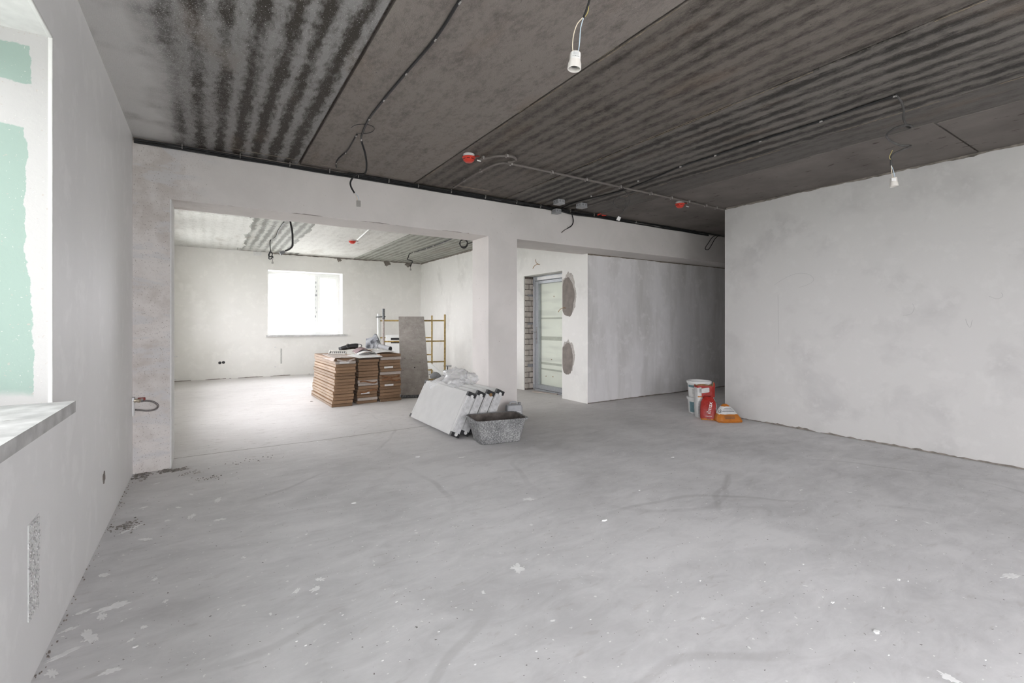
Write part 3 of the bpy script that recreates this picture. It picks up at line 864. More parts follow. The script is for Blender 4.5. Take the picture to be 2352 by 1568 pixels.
bb.box((XD, 7.03, .02), (XD + .07, 7.087, 2.08), .004); bb.box((XD, 6.003, .02), (XD + .07, 6.06, 2.08), .004)
bb.box((XD, 6.06, 2.0), (XD + .07, 7.03, 2.08), .004); bb.box((XD, 6.06, .0), (XD + .07, 7.03, .03), .004)
bb.obj('door_frame', M_ALU, door)
leaf = B()
leaf.box((XD + .005, 6.93, .035), (XD + .065, 7.025, 1.995), .004); leaf.box((XD + .005, 6.065, .035), (XD + .065, 6.16, 1.995), .004)
leaf.box((XD + .005, 6.16, 1.94), (XD + .065, 6.93, 1.995), .004); leaf.box((XD + .005, 6.16, .035), (XD + .065, 6.93, .115), .004)
leaf = leaf.obj('door_leaf', M_ALU, door)
B().box((XD + .03, 6.158, .113), (XD + .036, 6.932, 1.942)).obj('glass_pane', M_GLASSD, leaf)
B().box((XD - .004, 6.955, .85), (XD + .004, 6.985, 1.16), .003).obj('handle_plate', M_STEEL, leaf)
B().tube(spline([(XD, 6.97, 1.07), (XD - .05, 6.97, 1.07), (XD - .055, 6.99, 1.07), (XD - .055, 7.055, 1.068)], 4), .008, 8).obj('door_handle', M_STEEL, leaf)
B().tube([(XD, 6.97, .94), (XD - .03, 6.97, .94)], .011, 10).obj('lock_cylinder', M_STEEL, leaf)
B().box((XD - .003, 6.10, 2.01), (XD + .002, 6.95, 2.06), .001).obj('film_strip', M_WPLAST, door)
B().box((XD - .003, 7.045, .1), (XD + .001, 7.065, 1.9), .001).obj('film_strip', M_WPLAST, door)
B().box((XD + .075, 6.0, 0), (XD + .115, 7.1, 2.085)).obj('outer_panel', M_PANEL, door, label='cream panel behind the glass')
for (y, z) in ((6.55, 1.70), (6.62, .58), (6.58, .28), (6.78, .27)):
    B().tube([(XD + .074, y, z), (XD + .070, y, z)], .011, 10).obj('rusty_screw', M_KRAFT, door)
for z, h_ in ((1.30, .03), (.92, .07), (.48, .04), (.38, .03)):
    B().box((XD + .0735, 6.02, z), (XD + .0745, 6.93, z + h_)).obj('tape_trace', plain('greyish_tape_trace', (.50, .51, .45), .7, .2), door)
b2 = thing('threshold_board', onz(1255, 899, 0), 'thin broken board lying at the foot of the entrance door', 'board')
p0 = onz(1228, 899, .0); p1 = onz(1283, 906, .0)
d_ = (p1 - p0); d_.z = 0; n_ = Vector((-d_.y, d_.x, 0)).normalized() * .09
if n_.x > 0: n_ = -n_
bb = B(); bb.prism([p0 + Vector((0, 0, .001)), p1 + Vector((0, 0, .001)), p1 + n_ * .55 + Vector((0, 0, .002)), p0 + n_ * .9 + Vector((0, 0, .001)), p0 + n_ * .4 - d_ * .04 + Vector((0, 0, .001))], (0, 0, .015))
bb.obj('plank', M_CARDW, b2)

# ================================================================== THINGS ON THE CEILING
def hang(u, v, d): return atd(u, v, d)
def clip(parent, p, name='cable_clip', s_=.012, m=M_CLIP):
    p = Vector(p)
    bb = B(); bb.box(p - Vector((s_ * .35, s_ * .9, s_)), p + Vector((s_ * .35, s_ * .9, s_ * .1)), .001)
    bb.tube([p + Vector((s_ * .2, s_ * 1.0, -s_ * .9)), p + Vector((s_ * .2, s_ * 1.0, s_ * 1.2))], s_ * .22, 6)
    return bb.obj(name, m, parent)

# cable bundle in the angle of beam and ceiling
cb = thing('cable_bundle', (2.6, 4.90, 2.74), 'bundle of black cables running along the top of the beam', 'cables')
rnd = random.Random(12)
for k in range(4):
    pts = []
    x = XL + .01 if k != 2 else 1.2
    yy, zz_ = ((4.914, 2.752), (4.918, 2.738), (4.900, 2.760), (4.914, 2.728))[k]
    while x < 7.5:
        dense = 1.0 if 3.7 < x < 4.6 else .6
        pts.append((x, yy - rnd.uniform(0, .006), zz_ - rnd.uniform(0, .012) * dense)); x += .35
    B().tube(spline(pts, 4), .007 if k else .008, 6).obj('cable', M_BLACK, cb)
bb = B().tube(spline([(3.6, 4.912, 2.75), (3.9, 4.905, 2.735), (4.15, 4.90, 2.715), (4.4, 4.905, 2.72), (4.8, 4.912, 2.74)], 6), .013, 8); bb.obj('cable', M_BLACK, cb)
for x in (-.18, .25, .66, 1.02, 1.30, 1.62, 1.95, 2.35, 2.80, 3.25, 3.62, 4.12, 4.55, 5.0, 5.4):
    bb = B(); bb.box((x - .0025, 4.888, 2.728), (x + .0025, 4.930, 2.770), .001); bb.obj('cable_clip', M_PCLIP, cb)

# cable across the second slab with its hanging connector
pc = thing('ceiling_cable', onz(840, 290, H), 'black clipped cable crossing the brownish slab, hanging loose at the beam', 'cable')
path = [Vector((1.36, -1.6, H - .008)), Vector((1.30, .2, H - .008))] + [onz(u, v, H - .008) for u, v in ((1100, -70), (1056, 0), (1000, 88), (933, 167), (882, 228), (848, 272), (833, 305))]
hangp = [hang(830, 322, 3.95), hang(838, 350, 4.05), hang(842, 378, 4.18), hang(838, 398, 4.28), hang(818, 401, 4.3), hang(806, 415, 4.3), hang(806, 428, 4.3), hang(814, 443, 4.3)]
B().tube(spline(path + hangp, 6), .008, 8).obj('cable', M_BLACK, pc)
for u, v in ((1056, 2), (1000, 88), (933, 167), (882, 228), (848, 272), (830, 320)):
    clip(pc, onz(u, v, H - .006))
B().tube(spline([hang(814, 443, 4.3), hang(819, 452, 4.3), hang(822, 461, 4.3)], 4), .0025, 6).obj('wire', M_WHITEW, pc)
B().tube(spline([hang(815, 443, 4.3), hang(822, 451, 4.3), hang(825, 461, 4.3)], 4), .0025, 6).obj('wire', M_BLUEW, pc)
q = hang(823.5, 467.5, 4.3)
B().box((-.019, -.014, -.026), (.019, .014, .026), .003, 0, Matrix.Translation(q) @ Matrix.Rotation(-YAW + .3, 4, 'Z')).obj('connector', M_PCLIP, pc, label='small beige lamp connector')
pc2 = thing('ceiling_cable', onz(800, 345, H), 'short thin cable branching to the beam on the brownish slab', 'cable')
pts = [onz(u, v, H - .006) for u, v in ((820, 309), (812, 322), (803, 338), (794, 350), (780, 362), (772, 374), (773, 384))]
B().tube(spline(pts, 5), .006, 8).obj('cable', M_BLACK, pc2)
for u, v in ((818, 311), (794, 350), (772, 374)): clip(pc2, onz(u, v, H - .006), s_=.011)
loop = [onz(833 + 27 * math.cos(a), 296 + 11 * math.sin(a), H - .01) for a in [k * math.pi / 10 - 2.9 for k in range(17)]]
B().tube(loop, .0022, 5).obj('thin_loop', M_BLACK, pc2)

# near lampholder on two wires
def lampholder(parent, q, yaw, lean=0.0, sc=1.0):
    T = Matrix.Translation(q) @ Matrix.Rotation(yaw, 4, 'Z') @ Matrix.Rotation(lean, 4, 'Y') @ Matrix.Diagonal((sc, sc, sc, 1))
    prof = [(.001, .030), (.015, .030), (.0185, .027), (.0195, .020), (.0195, .004), (.0205, -.002), (.0235, -.010), (.0245, -.028), (.0225, -.030), (.0195, -.028), (.0185, -.012), (.0175, .012), (.001, .012)]
    h = B().lathe(prof, 28, (0, 0, 0), 0, T).obj('socket_body', M_CERAM, parent, smooth=True)
    B().lathe([(.0165, -.015), (.0168, .008)], 20, (0, 0, 0), 0, T).obj('screw_shell', M_STEEL, parent, smooth=True)
    return h, T
D1 = 1.67
lamp1 = thing('lampholder', hang(1320, 140, D1), 'white ceramic lampholder hanging in the foreground on two bare wires', 'lampholder', 'bare lampholders')
q = hang(1320.5, 140, D1)
body, T1 = lampholder(lamp1, q, -YAW, .08)
B().tube(spline([hang(1317, 122, D1), hang(1315, 105, D1), hang(1318, 78, D1), hang(1326, 55, D1), hang(1339, 40, D1)], 6), .0017, 8).obj('ivory_wire', M_WHITEW, lamp1, smooth=True)
B().tube(spline([hang(1327.5, 122, D1), hang(1331, 100, D1), hang(1333, 70, D1), hang(1336, 55, D1), hang(1340, 42, D1)], 6), .0017, 8).obj('blue_wire', M_BLUEW, lamp1, smooth=True)
B().tube(spline([hang(1341, 41, D1), hang(1349, 30, D1), hang(1352, 15, D1), hang(1351, -10, D1), hang(1348, -60, D1)], 6), .0017, 8).obj('yellow_wire', M_YELW, lamp1, smooth=True)
B().tube(spline([hang(1340, 41, D1), hang(1347, 22, D1), hang(1354, -2, D1), hang(1362, -60, D1), hang(1366, -150, D1), hang(1368, -244, D1)], 6), .0042, 8).obj('black_sheath', M_BLACK, lamp1, smooth=True)
# paper sticker with print, on the front of the body
st = B(); rr = .0198
ring0 = [T1 @ Vector((rr * math.sin(a), -rr * math.cos(a), .000)) for a in [math.radians(-55 + 11 * k) for k in range(11)]]
ring1 = [T1 @ Vector((rr * math.sin(a), -rr * math.cos(a), .024)) for a in [math.radians(-55 + 11 * k) for k in range(11)]]
for k in range(10):
    st.bm.faces.new([st.bm.verts.new(v) for v in (ring0[k], ring0[k + 1], ring1[k + 1], ring1[k])])
sticker = st.obj('sticker', M_PAPERW, lamp1)
Mt = T1 @ Matrix.Translation((0, -.0206, .006)) @ Matrix.Rotation(P2, 4, 'X') @ Matrix.Rotation(math.pi, 4, 'Z')
text_mesh('Navigator', .0062, 'lettering', M_INK, sticker, Mt, .0001)
for z in (.012, .015, .018, .021):
    B().box((-.010, -.0206, z), (.010, -.0203, z + .0008), 0, 0, T1).obj('print_line', M_GPLASTD, sticker)

# far lampholder at the right
D2 = 3.15
lamp2 = thing('lampholder', hang(2053, 418, D2), 'grey lampholder dangling on a looped cable near the right wall', 'lampholder', 'bare lampholders')
lampholder(lamp2, hang(2053, 418, D2), -YAW, -.06, 1.0)
run = [onz(u, v, H - .008) for u, v in ((1290, 478), (1330, 462), (1440, 434), (1560, 384), (1645, 356), (1746, 322), (1887, 277), (1980, 245), (2057, 219))]
B().tube(spline(run, 6), .0075, 8).obj('cable', M_BLACK, lamp2)
for u, v in ((1358, 450), (1466, 415), (1563, 382), (1643, 356), (1746, 323), (1886, 277), (2056, 219)): clip(lamp2, onz(u, v, H - .008), s_=.011)
dang = [onz(2057, 219, H - .01), hang(2070, 233, D2), hang(2076, 255, D2), hang(2075, 270, D2), hang(2083, 290, D2 - .02), hang(2092, 293, D2 - .05), hang(2095, 290, D2 - .08), hang(2082, 287, D2 - .1), hang(2058, 293, D2 - .06), hang(2040, 306, D2), hang(2037, 315, D2 + .03), hang(2050, 326, D2 + .06), hang(2070, 334, D2 + .06), hang(2092, 335, D2 + .03), hang(2070, 345, D2), hang(2051, 355, D2), hang(2047, 368, D2), hang(2047, 380, D2)]
B().tube(spline(dang, 6), .0068, 8).obj('loose_cable', M_GREYCABLE, lamp2, smooth=True)
B().tube(spline([hang(2047, 380, D2), hang(2048, 392, D2), hang(2050, 409, D2)], 5), .002, 6).obj('ivory_wire', M_WHITEW, lamp2)
B().tube(spline([hang(2047, 380, D2), hang(2052, 392, D2), hang(2056, 409, D2)], 5), .002, 6).obj('blue_wire', M_BLUEW, lamp2)
B().tube(spline([hang(2047, 368, D2), hang(2043, 360, D2), hang(2050, 345, D2)], 5), .002, 6).obj('yellow_wire', M_YELW, lamp2)
fr = frame_matrix(hang(2053, 413, D2 - .0215), (CY, -SY, 0), (0, 0, 1))
B().box((-.015, -.007, 0), (.013, .012, .001), 0, 0, fr).obj('sticker', M_PAPERW, lamp2)

# grey conduits with clips
def conduit(label, pts, clips, r=.011):
    t = thing('conduit', pts[0], label, 'conduit', 'grey ceiling conduits')
    B().tube(spline(pts, 6), r, 10).obj('pipe', M_CONDUIT, t, smooth=True)
    for p in clips:
        p = Vector(p); bb = B()
        bb.box(p + Vector((-.008, -.018, -.014)), p + Vector((.008, -.012, .018)), .001); bb.box(p + Vector((-.008, .012, -.014)), p + Vector((.008, .018, .010)), .001); bb.box(p + Vector((-.008, -.018, .010)), p + Vector((.008, .018, .018)), .001)
        bb.obj('pipe_clip', M_PCLIP, t)
    return t
zc = H - .025
conduit('grey conduit running from the hooked bend across to the right wall', [(2.30, 4.74, zc - .004), (2.285, 4.46, zc), (2.28, 4.10, zc), (2.295, 3.86, zc), (2.34, 3.76, zc), (2.44, 3.742, zc), (2.7, 3.735, zc), (3.25, 3.728, zc), (4.23, 3.72, zc), (5.13, 3.725, zc), (5.80, 3.725, zc)],
        [(2.285, 4.44, zc), (2.28, 4.08, zc), (2.42, 3.745, zc), (2.90, 3.732, zc), (3.35, 3.727, zc), (3.85, 3.723, zc), (4.35, 3.72, zc), (4.72, 3.722, zc), (5.05, 3.724, zc), (5.40, 3.725, zc), (5.62, 3.725, zc)])
conduit('short grey conduit curving back to the nearer red detector', [(2.10, 3.775, zc - .01), (2.15, 3.70, zc - .005), (2.20, 3.63, zc), (2.28, 3.578, zc - .002), (2.345, 3.573, zc - .004), (2.385, 3.61, zc - .006), (2.385, 3.66, zc - .006), (2.36, 3.705, zc - .004)],
        [(2.118, 3.748, zc), (2.27, 3.582, zc)])
# smoke detectors
def detector(loc, label, ang, r=.052):
    t = thing('smoke_detector', loc, label, 'smoke detector', 'red smoke detectors')
    x, y, z = loc
    B().lathe([(.001, 0), (r, 0), (r, -.006), (r * .98, -.026), (r * .9, -.026)], 28, (x, y, z)).obj('base', M_WPLAST, t, smooth=True)
    cap = B().lathe([(r * .9, -.024), (r * 1.16, -.025), (r * 1.17, -.031), (r * 1.02, -.040), (r * .92, -.056), (r * .62, -.070), (r * .55, -.072), (.001, -.073)], 28, (x, y, z)).obj('dome', M_RED, t, smooth=True)
    for k in range(8):
        a = k * math.pi / 4 + .2
        M_ = Matrix.Translation((x, y, z)) @ Matrix.Rotation(a, 4, 'Z')
        B().box((r * .955, -.014, -.051), (r * 1.01, .014, -.042), .001, 0, M_ ).obj('smoke_slot', M_REDD, cap)
    M_ = Matrix.Translation((x, y, z)) @ Matrix.Rotation(ang, 4, 'Z')
    B().box((r * 1.0, -.008, -.022), (r * 1.9, .008, -.012), .002, 0, M_).obj('cable_tail', M_REDD, t)
    B().box((r * 1.7, -.010, -.034), (r * 2.4, .004, -.024), .002, 0, M_ @ Matrix.Rotation(.3, 4, 'Y')).obj('white_tag', M_WPLAST, t)
    return t
detector((1.997, 3.80, H), 'red dome smoke detector at the end of the hooked conduit', -.6)
detector((5.02, 3.83, H - .006), 'red dome smoke detector near the corner of the right wall', -.6)
detector((2.36, 9.33, HB), 'red smoke detector on the ceiling of the room beyond', -.2, .058)
p0, p1 = Vector((2.42, 9.2, HB - .012)), onz(850, 524, HB - .012)
t = thing('conduit', p0, 'pale conduit leading to the detector in the room beyond', 'conduit', 'grey ceiling conduits')
B().tube([p0, p0 * .5 + p1 * .5, p1 + (p1 - p0) * .5], .012, 8).obj('pipe', M_PVC, t)

# junction boxes
def junction(c, s_, label, M2=None):
    t = thing('junction_box', c, label, 'junction box', 'grey junction boxes')
    x, y, z = c
    B().box((x - s_, y - s_, z), (x + s_, y + s_, z + .045), .004).obj('box_body', M_GPLAST, t)
    B().box((x - s_ - .002, y - s_ - .002, z - .012), (x + s_ + .002, y + s_ + .002, z + .001), .004).obj('lid', M_GPLAST, t)
    for sx_ in (-1, 1):
        B().box((x + sx_ * s_ * .45 - .011, y - s_ - .003, z + .010), (x + sx_ * s_ * .45 + .011, y - s_ + .002, z + .034), .002).obj('knockout', M_GPLASTD, t)
        B().box((x - s_ - .003, y + sx_ * s_ * .45 - .011, z + .010), (x - s_ + .002, y + sx_ * s_ * .45 + .011, z + .034), .002).obj('knockout', M_GPLASTD, t)
    return t
junction((3.685, 4.60, H - .046), .052, 'grey junction box on the ceiling, nearest of the three')
junction((4.045, 4.585, H - .046), .052, 'grey junction box on the ceiling, right of the other two')
junction((3.86, 4.868, 2.685), .045, 'grey junction box tucked on top of the beam below another')

# loose cables near the boxes
t = thing('loose_cable', ony(1312, 490, 4.90), 'black cable tail hanging from the bundle above the second opening', 'cable')
B().tube(spline([ony(u, v, 4.90) for u, v in ((1312, 487), (1315, 496), (1317, 508), (1313, 518), (1304, 524), (1297, 528), (1290, 534))], 6), [.007] * 25 + [.004] * 12, 8).obj('cable', M_BLACK, t)
t = thing('loose_cable', onz(1440, 440, H), 'thin looped cable with white connector under the long conduit', 'cable')
base = [onz(1430, 431, H - .03)] + [atd(u, v, 5.1) for u, v in ((1440, 444), (1446, 456), (1444, 468), (1436, 480), (1420, 478), (1410, 470), (1410, 459), (1420, 453), (1434, 457), (1438, 468), (1434, 480), (1427, 490), (1423, 497))]
B().tube(spline(base, 6), .0038, 6).obj('cable', M_GREYCABLE, t)
q = atd(1421, 502, 5.1)
B().box((-.018, -.012, -.020), (.018, .012, .020), .002, 0, Matrix.Translation(q) @ Matrix.Rotation(-YAW, 4, 'Z') @ Matrix.Rotation(.45, 4, 'Y')).obj('connector', M_PAPERW, t, label='white terminal connector')
t = thing('loose_cable', onz(1385, 488, H - .05), 'short loops of bright red cable on top of the beam', 'cable')
B().tube(spline([ony(u, v, 4.895 - dy) for u, v, dy in ((1372, 494, 0), (1382, 489, .03), (1398, 483, .05), (1397, 489, .05), (1390, 494, .01), (1382, 494, 0), (1388, 491, .02), (1396, 486, .04))], 5), .011, 7).obj('cable', M_RED, t, smooth=True)
t = thing('loose_cable', ony(1640, 545, 4.90), 'black cable loop hanging down the beam beside the right wall', 'cable')
B().tube(spline([ony(u, v, 4.905) for u, v in ((1645, 540), (1636, 545), (1627, 558), (1620, 569), (1622, 573), (1628, 572), (1634, 563), (1642, 549), (1651, 540))], 6), .006, 7).obj('cable', M_BLACK, t)
B().tube(spline([ony(1610, 532, 4.90), ony(1630, 532, 4.86), ony(1656, 526, 4.80), ony(1657, 532, 4.84), ony(1654, 540, 4.90)], 6), .006, 7).obj('cable', M_BLACK, t)

# cables hanging in the room beyond
def pend(label, pts, r, con, d, mat=M_BLACK, csize=.02):
    t = thing('pendant_cable', pts[0], label, 'cable', 'loose cables in the room beyond')
    B().tube(spline(pts, 5), r, 6).obj('cable', mat, t)
    if con:
        q = Vector(con)
        B().tube([pts[-1], q + Vector((0, 0, csize))], .004, 5).obj('wire', M_GREYCABLE, t)
        B().box((-csize * .8, -csize * .8, -csize), (csize * .8, csize * .8, csize), .004, 0, Matrix.Translation(q)).obj('connector', M_PCLIP, t)
    return t
d = 8.6
pend('thin cable knotted in loops left of the back window', [onz(652, 510, HB - .01), onz(640, 528, HB - .01), onz(634, 543, HB - .01), onz(621, 552, HB - .01)] + [atd(u, v, d) for u, v in ((621, 572), (621, 579), (617, 584), (618, 589), (624, 588), (625, 581), (620, 578), (618, 588), (618, 594), (623, 594), (626, 588), (627, 592))], .009, atd(626, 603, d), d)
d = 6.4
pend('thick black cable with a dark lampholder hanging in front of the back ceiling', [atd(664, 472, d), atd(665, 490, d), atd(666, 502, d), atd(668, 515, d), atd(671, 530, d), atd(672, 550, d), atd(671, 565, d), atd(664, 572, d), atd(655, 576, d)], .013, None, d)
q = atd(648, 580, d)
pt = bpy.data.objects['pendant_cable.001']
B().lathe([(.001, .03), (.02, .03), (.024, .0), (.028, -.03), (.001, -.028)], 14, (0, 0, 0), 0, Matrix.Translation(q) @ Matrix.Rotation(1.1, 4, 'Y')).obj('lampholder_cap', M_GPLASTD, pt)
B().tube([atd(655, 576, d), q], .004, 5).obj('wire', M_GREYCABLE, pt)
d = 10.2
pend('thin cable kinked down at the far end of the back ceiling', [onz(1045, 545, HB - .01), onz(1020, 556, HB - .01), onz(995, 565, HB - .01), onz(965, 575, HB - .01), onz(942, 582, HB - .01), atd(938, 590, d), atd(936, 596, d), atd(944, 598, d), atd(947, 601, d), atd(942, 611, d)], .010, atd(943, 619, d), d)
for u, v in ((1020, 556), (995, 564), (980, 570), (965, 575), (950, 579)): clip(bpy.data.objects['pendant_cable.002'], onz(u, v, HB - .01), s_=.018)
d = 7.6
tc_ = thing('cable_coil', atd(1064, 559, d), 'small coil of dark cable under the beam by the pillar', 'cable')
cpts = [atd(1064 + 9 * math.cos(a) + k * .04, 559 + (7 + k * .12) * math.sin(a), d + k * .003) for k, a in enumerate([j * 2 * math.pi / 16 for j in range(44)])]
B().tube(cpts, .007, 5).obj('coil', M_BLACK, tc_)
B().tube([atd(1073, 560, d), onz(1086, 556, HB - .03)], .012, 6).obj('tail', M_BLACK, tc_)

# ------------------------------------------------------------------ heating valve and hose in the left corner
hv = thing('heating_valve', (-.48, 4.90, .50), 'brass heating valve with red lever and braided hose in the left corner', 'valve')
yv = 4.895
def hv_p(x, y, dy=0.0): return ony(295 + x / 22.4, 890 + y / 22.4, yv + dy)
B().tube([hv_p(215, 500), hv_p(215, 1450)], .014, 10).obj('riser_pipe', M_WPLAST, hv, smooth=True)
bb = B(); bb.box(hv_p(130, 720) + Vector((0, -.015, 0)), hv_p(330, 480) + Vector((0, .015, 0)), .003); bb.obj('tee', M_STEEL, hv)
B().tube([hv_p(180, 680), hv_p(270, 680)], .011, 10).obj('nipple', M_DSTEEL, hv)
B().tube([hv_p(270, 670), hv_p(300, 670), hv_p(430, 665), hv_p(560, 665), hv_p(650, 675)], [.012, .017, .013, .018, .011], 12).obj('valve_body', M_BRASS, hv, smooth=True)
B().tube([hv_p(650, 680), hv_p(740, 680)], .012, 6).obj('hose_nut', M_STEEL, hv)
bb = B(); bb.box(hv_p(480, 560) + Vector((0, -.012, 0)), hv_p(870, 500) + Vector((0, .012, 0)), .002); bb.box(hv_p(780, 640) + Vector((0, -.012, 0)), hv_p(870, 500) + Vector((0, .012, 0)), .002); bb.obj('lever', M_RED if False else plain('old_red_lever', (.25, .03, .022), .5, .4), hv)
B().tube(spline([hv_p(740, 685), hv_p(900, 680), hv_p(1150, 695), hv_p(1350, 760), hv_p(1500, 870), hv_p(1530, 960), hv_p(1440, 1080), hv_p(1250, 1160), hv_p(950, 1185), hv_p(650, 1165), hv_p(340, 1150)], 6), .0068, 10).obj('hose', M_BRAID, hv, smooth=True)

# ================================================================== STACKED FLOORING CARTONS
ORD = ['lowest', 'second from the floor', 'third from the floor', 'fourth from the floor', 'fifth from the floor', 'sixth from the floor', 'seventh from the floor', 'eighth from the floor',
       'ninth from the floor', 'tenth from the floor', 'eleventh from the floor', 'twelfth from the floor', 'thirteenth from the floor', 'fourteenth from the floor', 'fifteenth from the floor', 'sixteenth from the floor']
carton_mesh = {}
def carton_proto(w_, l_, h_, key):
    bb = B()
    bb.box((-w_ / 2, 0, 0), (w_ / 2, l_, h_), .005)
    # overlapping end flap
    bb.box((-w_ / 2 + .012, -.0025, .004), (w_ / 2 - .012, .002, h_ * .62), .001)
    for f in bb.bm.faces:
        if f.normal.x < -.9 or f.calc_center_median().x < -w_ / 2 + .001: f.material_index = 1  # left faces take the cardboard with side light painted in
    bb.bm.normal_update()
    return bb.mesh('carton', [M_CARD, M_CARDLIT])
STACK_TOP = []
rnd = random.Random(77)
for si, (x0, y0, w_, n, h_, rot, leanx, wh, nm) in enumerate((
        (1.535, 7.205, .300, 16, .0445, .03, .045, (14,), 'leftmost'),
        (1.905, 7.265, .310, 15, .0450, .03, .02, (1, 6, 7), 'middle'),
        (2.262, 7.275, .340, 16, .0465, .03, .0, (14, 9), 'rightmost'))):
    L_ = 1.38
    me = carton_proto(w_, L_, h_ - .0025, si)
    mew = me.copy(); mew.materials[0] = M_CARDW
    for k in range(n):
        white = k in wh
        ob = bpy.data.objects.new('flooring_carton', mew if white else me); col.objects.link(ob)
        f = k / (n - 1)
        ox = leanx * min(1, f * 1.4) + rnd.uniform(-.009, .009) + (-.02 if (si == 0 and k < 2) else 0)
        oy = rnd.uniform(-.016, .016) - (.02 if si == 0 and k < 2 else 0)
        ob.location = (x0 + w_ / 2 + ox, y0 + oy, k * h_)
        ob.rotation_euler = (0, 0, rot + rnd.uniform(-.006, .006))
        place = ORD[k] if k < n - 1 else 'topmost'
        ob['label'] = f"{'pale' if white else 'brown'} flat cardboard carton, {place} of the {nm} stack"
        ob['category'] = 'carton'; ob['group'] = 'flooring cartons in three stacks'
        STACK_TOP.append(n * h_)
        if (si, k) in ((0, 14), (1, 3), (2, 11), (2, 5)):
            bb = B().box((-w_ * .30, -.0036, h_ * .2), (w_ * (.12 if si else .18), -.002, h_ * .8)); bb.obj('paper_label', M_PAPERW, ob, local=True)
        if (si, k) in ((2, 8), (2, 7), (1, 7), (1, 4), (0, 15)):
            bb = B(); a = random.Random(k * 7 + si)
            p = []
            for j in range(7):
                t_ = j / 6; p.append((-.40 * w_ + .85 * w_ * t_, -.004 - .03 * a.random() * math.sin(t_ * 3.1), h_ * (.5 + .35 * math.sin(t_ * 5 + k))))
            for (q0, q1) in zip(p, p[1:]):
                bb.prism([q0, q1, (q1[0], q1[1] - .012, q1[2] - h_ * .45), (q0[0], q0[1] - .012, q0[2] - h_ * .5)], (0, .002, 0))
            bb.obj('torn_flap', M_CARDD if si else M_CARDW, ob, local=True)
Z1, Z2, Z3 = 16 * .0445, 15 * .045, 16 * .0465

# paper, sheets and tools lying on the cartons
bb = B(); pts = ragged(7.22, 8.2, .05, .008, 51, 3)
ring = [(1.60, 7.22), (1.90, 7.225), (1.905, 8.15), (1.60, 8.15)]
t = thing('wrapping_sheet', (1.74, 7.6, Z1), 'creased brown wrapping paper spread over the leftmost stack', 'paper')
bb = B(); N = 14
g = [[(1.575 + .30 * i / N + .006 * mnoise.noise(Vector((i, j, 1))), 7.20 + .95 * j / N, Z1 + .004 + .010 * abs(mnoise.noise(Vector((i * .35, j * .5, 4))))) for j in range(N + 1)] for i in range(N + 1)]
V = [[bb.bm.verts.new(p) for p in r] for r in g]
for i in range(N):
    for j in range(N): bb.bm.faces.new((V[i][j], V[i + 1][j], V[i + 1][j + 1], V[i][j + 1]))
F = [[(1.575 - .012 * k + .004 * mnoise.noise(Vector((k, j, 8))), 7.20 + .75 * j / N, Z1 + .004 - .022 * k) for k in range(3)] for j in range(N + 1)]
for j in range(N):
    for k in range(2): bb.bm.faces.new([bb.bm.verts.new(p) for p in (F[j][k], F[j + 1][k], F[j + 1][k + 1], F[j][k + 1])])
bb.obj('paper', M_CARDW, t)
# plastic vent grille
gp = onz(776, 811, Z1 + .02)
gr = thing('vent_grille', gp, 'small cream slotted vent grille lying tilted on the leftmost stack', 'grille', rot=(.32, 0, -.35))
gw, gh = .14, .075
bb = B()
for (a, b, c, d_) in ((-gw, -gh, gw, -gh + .018), (-gw, gh - .018, gw, gh), (-gw, -gh, -gw + .02, gh), (gw - .02, -gh, gw, gh)):
    bb.box((a, b, .01), (c, d_, .026), .003)
bb.obj('rim', M_CERAM, gr, local=True)
B().box((-gw + .01, -gh + .01, .009), (gw - .01, gh - .01, .0115)).obj('slot_shade_plate', M_GPLASTD, gr, local=True)  # dark plate standing in for the shade between the slats
for k in range(7):
    x = -gw + .048 + k * .0305
    B().box((x - .0085, -gh + .012, .012), (x + .006, gh - .012, .020), .001).obj('slat', M_CERAM, gr, local=True)
# corrugated sheet between stacks
t = thing('ribbed_sheet', (2.0, 7.4, Z2 + .02), 'pale ribbed plastic sheet lying across the middle stack', 'sheet')
c0, c1 = onz(812, 816, Z2 + .03), onz(876, 818, Z2 + .03)
q0 = Vector((1.84, 7.62, Z1 + .012)); q1 = Vector((2.28, 7.20, Z2 + .035)); q2 = Vector((1.92, 7.19, Z2 + .028)); q3 = Vector((2.32, 7.75, Z2 + .08))
for k in range(7):
    f0, f1 = k / 7 + .008, (k + 1) / 7 - .008
    a = q2.lerp(q1, f0); b = q2.lerp(q1, f1); c = q0.lerp(q3, f1); d_ = q0.lerp(q3, f0)
    B().prism([a, b, c, d_], (0, 0, .006)).obj('rib', M_PAPERW, t)
# open booklet
t = thing('open_booklet', (2.18, 7.65, Z3), 'open white booklet with a maroon cover lying on the stacks', 'booklet')
def leafsheet(x0, x1, y0, y1, arch, z, m, nm):
    bb = B(); n = 10
    for i in range(n):
        a, b = i / n, (i + 1) / n
        za, zb_ = z + arch * math.sin(a * math.pi), z + arch * math.sin(b * math.pi)
        bb.prism([(x0 + (x1 - x0) * a, y0, za), (x0 + (x1 - x0) * b, y0, zb_), (x0 + (x1 - x0) * b, y1, zb_ + .02), (x0 + (x1 - x0) * a, y1, za + .02)], (0, 0, .004))
    return bb.obj(nm, m, t)
leafsheet(1.97, 2.26, 7.42, 7.72, .040, Z3 - .005, M_PAPERW, 'page')
leafsheet(1.97, 2.24, 7.55, 7.80, .062, Z3 + .008, M_BOOK, 'cover')
leafsheet(2.25, 2.56, 7.40, 7.74, .012, Z3 + .012, M_PAPERW, 'page')
